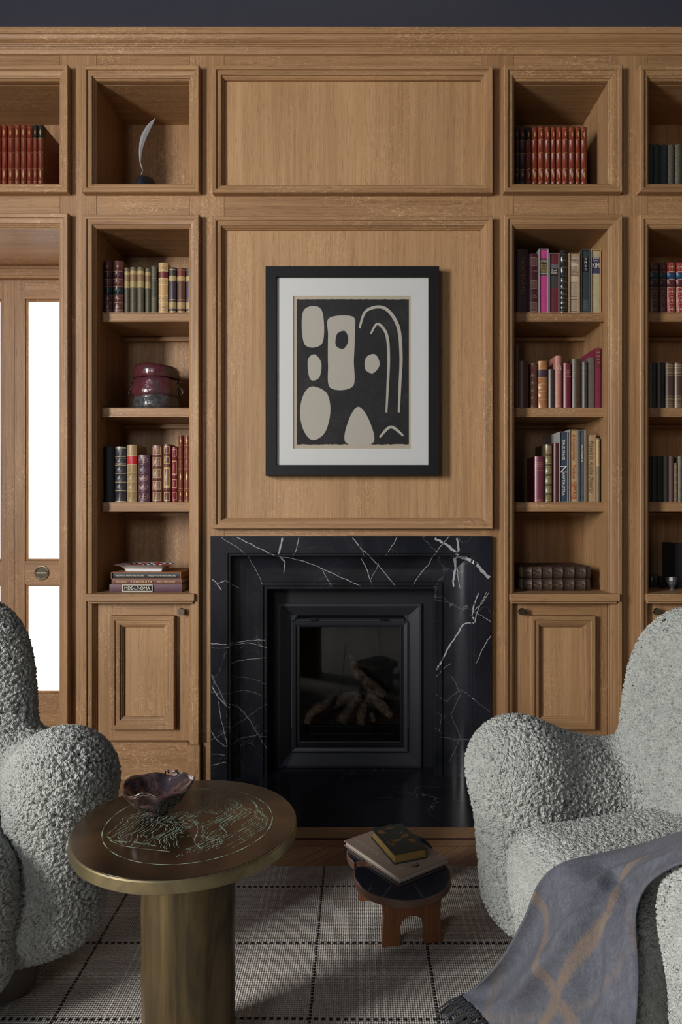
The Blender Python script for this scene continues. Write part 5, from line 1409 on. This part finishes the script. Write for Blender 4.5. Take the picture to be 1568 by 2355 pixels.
def fleece(name, c1, c2, amp=.0075, sc=52.0):
    m = NT(name); v = m.coord()
    w = m.n('TexNoise', ins={'Vector': v, 'Scale': 26.0, 'Detail': 3.0})
    dv = m.n('VectorMath', operation='MULTIPLY_ADD'); m.set(dv.inputs[0], w.outputs[1]); dv.inputs[1].default_value = (.022, .022, .022); m.set(dv.inputs[2], v)
    c = m.n('TexVoronoi', feature='SMOOTH_F1', ins={'Vector': dv.outputs[0], 'Scale': sc}); c.inputs['Smoothness'].default_value = .6
    c2_ = m.voro(dv.outputs[0], sc*2.6)
    n = m.noise(v, 330, 3, .7, .6); bigm = m.noise(v, 5, 2)
    h = m.math('SUBTRACT', 1.0, m.math('MULTIPLY', m.math('MULTIPLY', c.outputs[0], c.outputs[0]), 2.2))
    h2 = m.math('SUBTRACT', 1.0, m.math('MULTIPLY', m.math('MULTIPLY', c2_, c2_), 1.6))
    ht = m.math('ADD', m.math('MULTIPLY', h, m.math('ADD', .45, bigm)), m.math('ADD', m.math('MULTIPLY', h2, .42), m.math('MULTIPLY', n, .22)))
    col = m.mix(n, c1, c2)
    m.p(Base_Color=m.mix(m.math('MULTIPLY', bigm, .3), col, tuple(q*.8 for q in c2)), Roughness=.95, Sheen_Weight=.08, Sheen_Roughness=.5)
    m.b.inputs['Specular IOR Level'].default_value = .1
    d = m.n('Displacement', ins={'Height': ht, 'Midlevel': .75, 'Scale': amp}); m.t.links.new(d.outputs[0], m.out.inputs['Displacement'])
    m.m.displacement_method = 'BOTH'
    return m.m
M['fleece'] = fleece('curly sheepskin', (.43, .443, .415), (.27, .278, .26), .0068, 118)
M['fleece_short'] = fleece('short sheepskin', (.42, .432, .405), (.28, .288, .27), .0050, 128)
M['foot'] = simple('round grey-brown wooden foot', (.085, .070, .058), .6)
def sdf_part(name, fn, lo, hi, mat, parent, h=.011, sub=1):
    V_, F_ = surface_net(fn, lo, hi, h)
    me = bpy.data.meshes.new(name); me.from_pydata(V_.tolist(), [], F_.tolist()); me.materials.append(mat); me.shade_smooth(); me.update()
    o = bpy.data.objects.new(name, me); C.objects.link(o); o.parent = parent
    md = o.modifiers.new('subdivision', 'SUBSURF'); md.levels = 1; md.render_levels = 1+sub-1
    return o
chair = thing('armchair', 'curly grey sheepskin armchair at the left, by the glazed oak door', 'armchair', (0, 0, RT), 0, 'pair of sheepskin armchairs')
parts = [sdf_part('body', body_sdf, (-.55, -.52, .02), (.48, .52, 1.02), M['fleece'], chair, sub=CH_SUB),
         sdf_part('seat_cushion', seat_sdf, (-.30, -.30, .03), (.47, .30, .50), M['fleece_short'], chair, sub=CH_SUB)]
for sx, sy in ((1, 1), (1, -1), (-1, 1), (-1, -1)):
    b = MB().lathe([(.0001, 0), (.045, 0), (.060, .012), (.068, .035), (.068, .075), (.060, .11), (.0001, .11)], 32).build('foot', M['foot'], chair, smooth=40, loc=(.20*sx-.0, .24*sy, .0))
    parts.append(b)
def pose(o, x, y, rz): o.location = (x, y, RT); o.rotation_euler = (0, 0, rz)
pose(chair, *CH_L)
c2 = chair.copy(); C.objects.link(c2); c2['label'] = 'curly grey sheepskin armchair at the right with the blue-grey throw over it'
for p in parts: q = p.copy(); C.objects.link(q); q.parent = c2
pose(c2, *CH_R)
# ================================================================ THROW
def grid_spline(Cg, nu, nv):
    """Catmull-Rom surface through the control net Cg[row][col]"""
    Cg = np.array(Cg, float)
    def res(A, n):          # along axis 0
        N = A.shape[0]; out = []
        for t in np.linspace(0, N-1, n):
            i = min(int(t), N-2); f = t-i
            p0, p1, p2, p3 = A[max(i-1, 0)], A[i], A[i+1], A[min(i+2, N-1)]
            out.append(.5*((2*p1)+(-p0+p2)*f+(2*p0-5*p1+4*p2-p3)*f*f+(-p0+3*p1-3*p2+p3)*f**3))
        return np.array(out)
    A = res(Cg, nv); A = np.swapaxes(res(np.swapaxes(A, 0, 1), nu), 0, 1); return A
# each row runs across the cloth: (far edge point, near edge point) seen from the fireplace side, with its distances
TR = [((1640, 1900), (1640, 1990), (1.14, 1.10, 1.075, 1.06, 1.045, 1.035, 1.025)),
      ((1568, 1915), (1568, 1985), (1.20, 1.16, 1.12, 1.10, 1.085, 1.075, 1.060)),
      ((1480, 1943), (1505, 2022), (1.33, 1.28, 1.23, 1.19, 1.16, 1.13, 1.105)),
      ((1380, 1966), (1474, 2062), (1.362, 1.335, 1.31, 1.28, 1.25, 1.20, 1.150)),
      ((1290, 1992), (1460, 2120), (1.358, 1.325, 1.29, 1.26, 1.23, 1.190, 1.150)),
      ((1238, 2040), (1452, 2190), (1.370, 1.322, 1.28, 1.24, 1.20, 1.160, 1.120)),
      ((1200, 2110), (1446, 2270), (1.410, 1.352, 1.295, 1.24, 1.19, 1.140, 1.100)),
      ((1158, 2190), (1441, 2350), (1.475, 1.405, 1.335, 1.262, 1.195, 1.140, 1.100)),
      ((1100, 2255), (1415, 2440), (1.585, 1.520, 1.43, 1.335, 1.255, 1.195, 1.145)),
      ((1060, 2290), (1330, 2560), (1.590, 1.533, 1.477, 1.425, 1.376, 1.330, 1.288))]
net = []
for r, (a, b, ds) in enumerate(TR):
    rw = []
    ex_ = 18*min(1, max(0, (r-2)/3))
    for c_, d in enumerate(ds):
        t = c_/6; px, py = a[0]+(b[0]+ex_-a[0])*t, a[1]+(b[1]-a[1])*t
        z = Z(py, d)
        rw.append((X(px, d), d, max(z, RT+.012+.004*(c_ % 2))))
    net.append([(q[0], q[1]-.010, q[2]) for q in rw] if r in (6, 7, 8) else rw)
NU, NV = 110, 170
Sf = grid_spline(net, NU, NV)
uu, vv = np.meshgrid(np.linspace(0, 1, NU), np.linspace(0, 1, NV))
gu = np.gradient(Sf, axis=1); gv = np.gradient(Sf, axis=0); nn = np.cross(gu, gv); nn /= np.linalg.norm(nn, axis=2)[..., None]+1e-9
if nn[NV//2, NU//2, 1] > 0: nn = -nn
amp = np.clip((vv-.12)/.5, 0, 1)*np.clip((1.02-vv)/.12, .25, 1)
fold = .013*np.sin(uu*13+vv*3.5+.6)+.007*np.sin(uu*24-vv*5)+.004*np.sin(uu*7+vv*17)
ridge = .020*np.exp(-((uu-(.42+.25*np.sin(vv*5.0)))/.07)**2)
Sf = Sf+nn*(amp*(fold+ridge))[..., None]
Sf[..., 2] = np.maximum(Sf[..., 2], RT+.006)
tv = [tuple(p) for p in Sf.reshape(-1, 3)]
tf = [(j*NU+i, j*NU+i+1, (j+1)*NU+i+1, (j+1)*NU+i) for j in range(NV-1) for i in range(NU-1)]
me = bpy.data.meshes.new('cloth'); me.from_pydata(tv, [], tf)
# woven stripes as a mask on the cloth
stripes = [[(.35, 1.8), (.48, 2.6), (.66, 3.6), (.66, 4.4), (.58, 5.1), (.50, 6), (.43, 7), (.45, 8), (.47, 9)],
           [(-.02, 5.2), (.20, 6), (.37, 7), (.62, 8), (.8, 9)], [(-.02, 7.1), (.10, 8), (.22, 9)], [(.9, 5.2), (.72, 6.6), (.5, 7.6), (.25, 8.6), (.2, 9)], [(.85, 2.4), (.95, 4), (1.0, 5)]]
wts = [1, .9, .45, .35, .4]
mask = np.zeros((NV, NU))
ph = np.stack([uu*.30, vv*.62], -1)
for s_, w in zip(stripes, wts):
    P = np.array([(a*.30, b/9*.62) for a, b in s_]); dmin = np.full((NV, NU), 9.0)
    for k in range(len(P)-1):
        a, b = P[k], P[k+1]; d = b-a; t = np.clip(((ph-a)@d)/(d@d), 0, 1); q = a+t[..., None]*d
        dmin = np.minimum(dmin, np.linalg.norm(ph-q, axis=2))
    mask = np.maximum(mask, w*np.clip((.0105-dmin)/.004, 0, 1))
at = me.attributes.new('stripe', 'FLOAT', 'POINT'); at.data.foreach_set('value', mask.reshape(-1).astype(np.float32))
m = NT('blue-grey brushed wool'); v = m.coord(); n = m.noise(v, 220, 3, .7, .5); n2 = m.noise(v, 30, 3, .6, .5)
sa = m.n('Attribute', attribute_name='stripe').outputs['Fac']
c = m.mix(n, (.038, .041, .053), (.112, .116, .138)); hz = m.noise(m.coord(scale=(1, 1, .35)), 95, 4, .7, .6)
c = m.mix(m.math('MULTIPLY', m.ramp(hz, .42, .66), .28), c, (.155, .160, .185)); c = m.mix(m.math('MULTIPLY', m.ramp(n2, .45, .65), .25), c, (.045, .048, .060))
c = m.mix(m.math('MULTIPLY', sa, m.math('ADD', .40, m.math('MULTIPLY', m.ramp(hz, .35, .65), .5))), c, (.165, .118, .082))
m.p(Base_Color=c, Roughness=.95, Sheen_Weight=.05, Sheen_Roughness=.5); m.b.inputs['Specular IOR Level'].default_value = .1; m.bump(n, .6, .003)
me.materials.append(m.m); me.shade_smooth(); me.update()
th_ = thing('throw_blanket', 'blue-grey wool throw with tan stripes and a dark fringe over the right armchair', 'blanket', (0, 0, 0))
clo = bpy.data.objects.new('cloth', me); C.objects.link(clo); clo.parent = th_
md = clo.modifiers.new('thickness', 'SOLIDIFY'); md.thickness = .005; md.offset = 0
fr = MB(); rg = random.Random(4); hem = Sf[-1]
for k in range(95):
    i = k/94*(NU-1); i0 = int(i); p = Vector(hem[min(NU-1, i0)])
    dirv = Vector((-.80, -.45+rg.uniform(-.22, .22), 0)).normalized(); L = rg.uniform(.062, .082); bend = rg.uniform(-.25, .25); side = Vector((-dirv.y, dirv.x, 0))
    pts = [p-dirv*.006+Vector((0, 0, .001))]
    for q in range(1, 7):
        t = q/6; pts.append(Vector((p.x, p.y, 0))+dirv*L*t+side*L*bend*t*t+side*.0018*math.sin(t*9+k)+Vector((0, 0, max(RT+.003, p.z*(1-t)+RT*t+.003+.004*math.sin(t*3)*(k % 3)/2))))
    fr.tube(pts, [.0022, .0022, .002, .002, .0019, .0018, .0014], 5)
fo = fr.build('fringe', simple('dark blue-grey wool yarn', (.035, .038, .048), .95, var=.4, vs=150), th_, smooth=180); fo['kind'] = 'stuff'
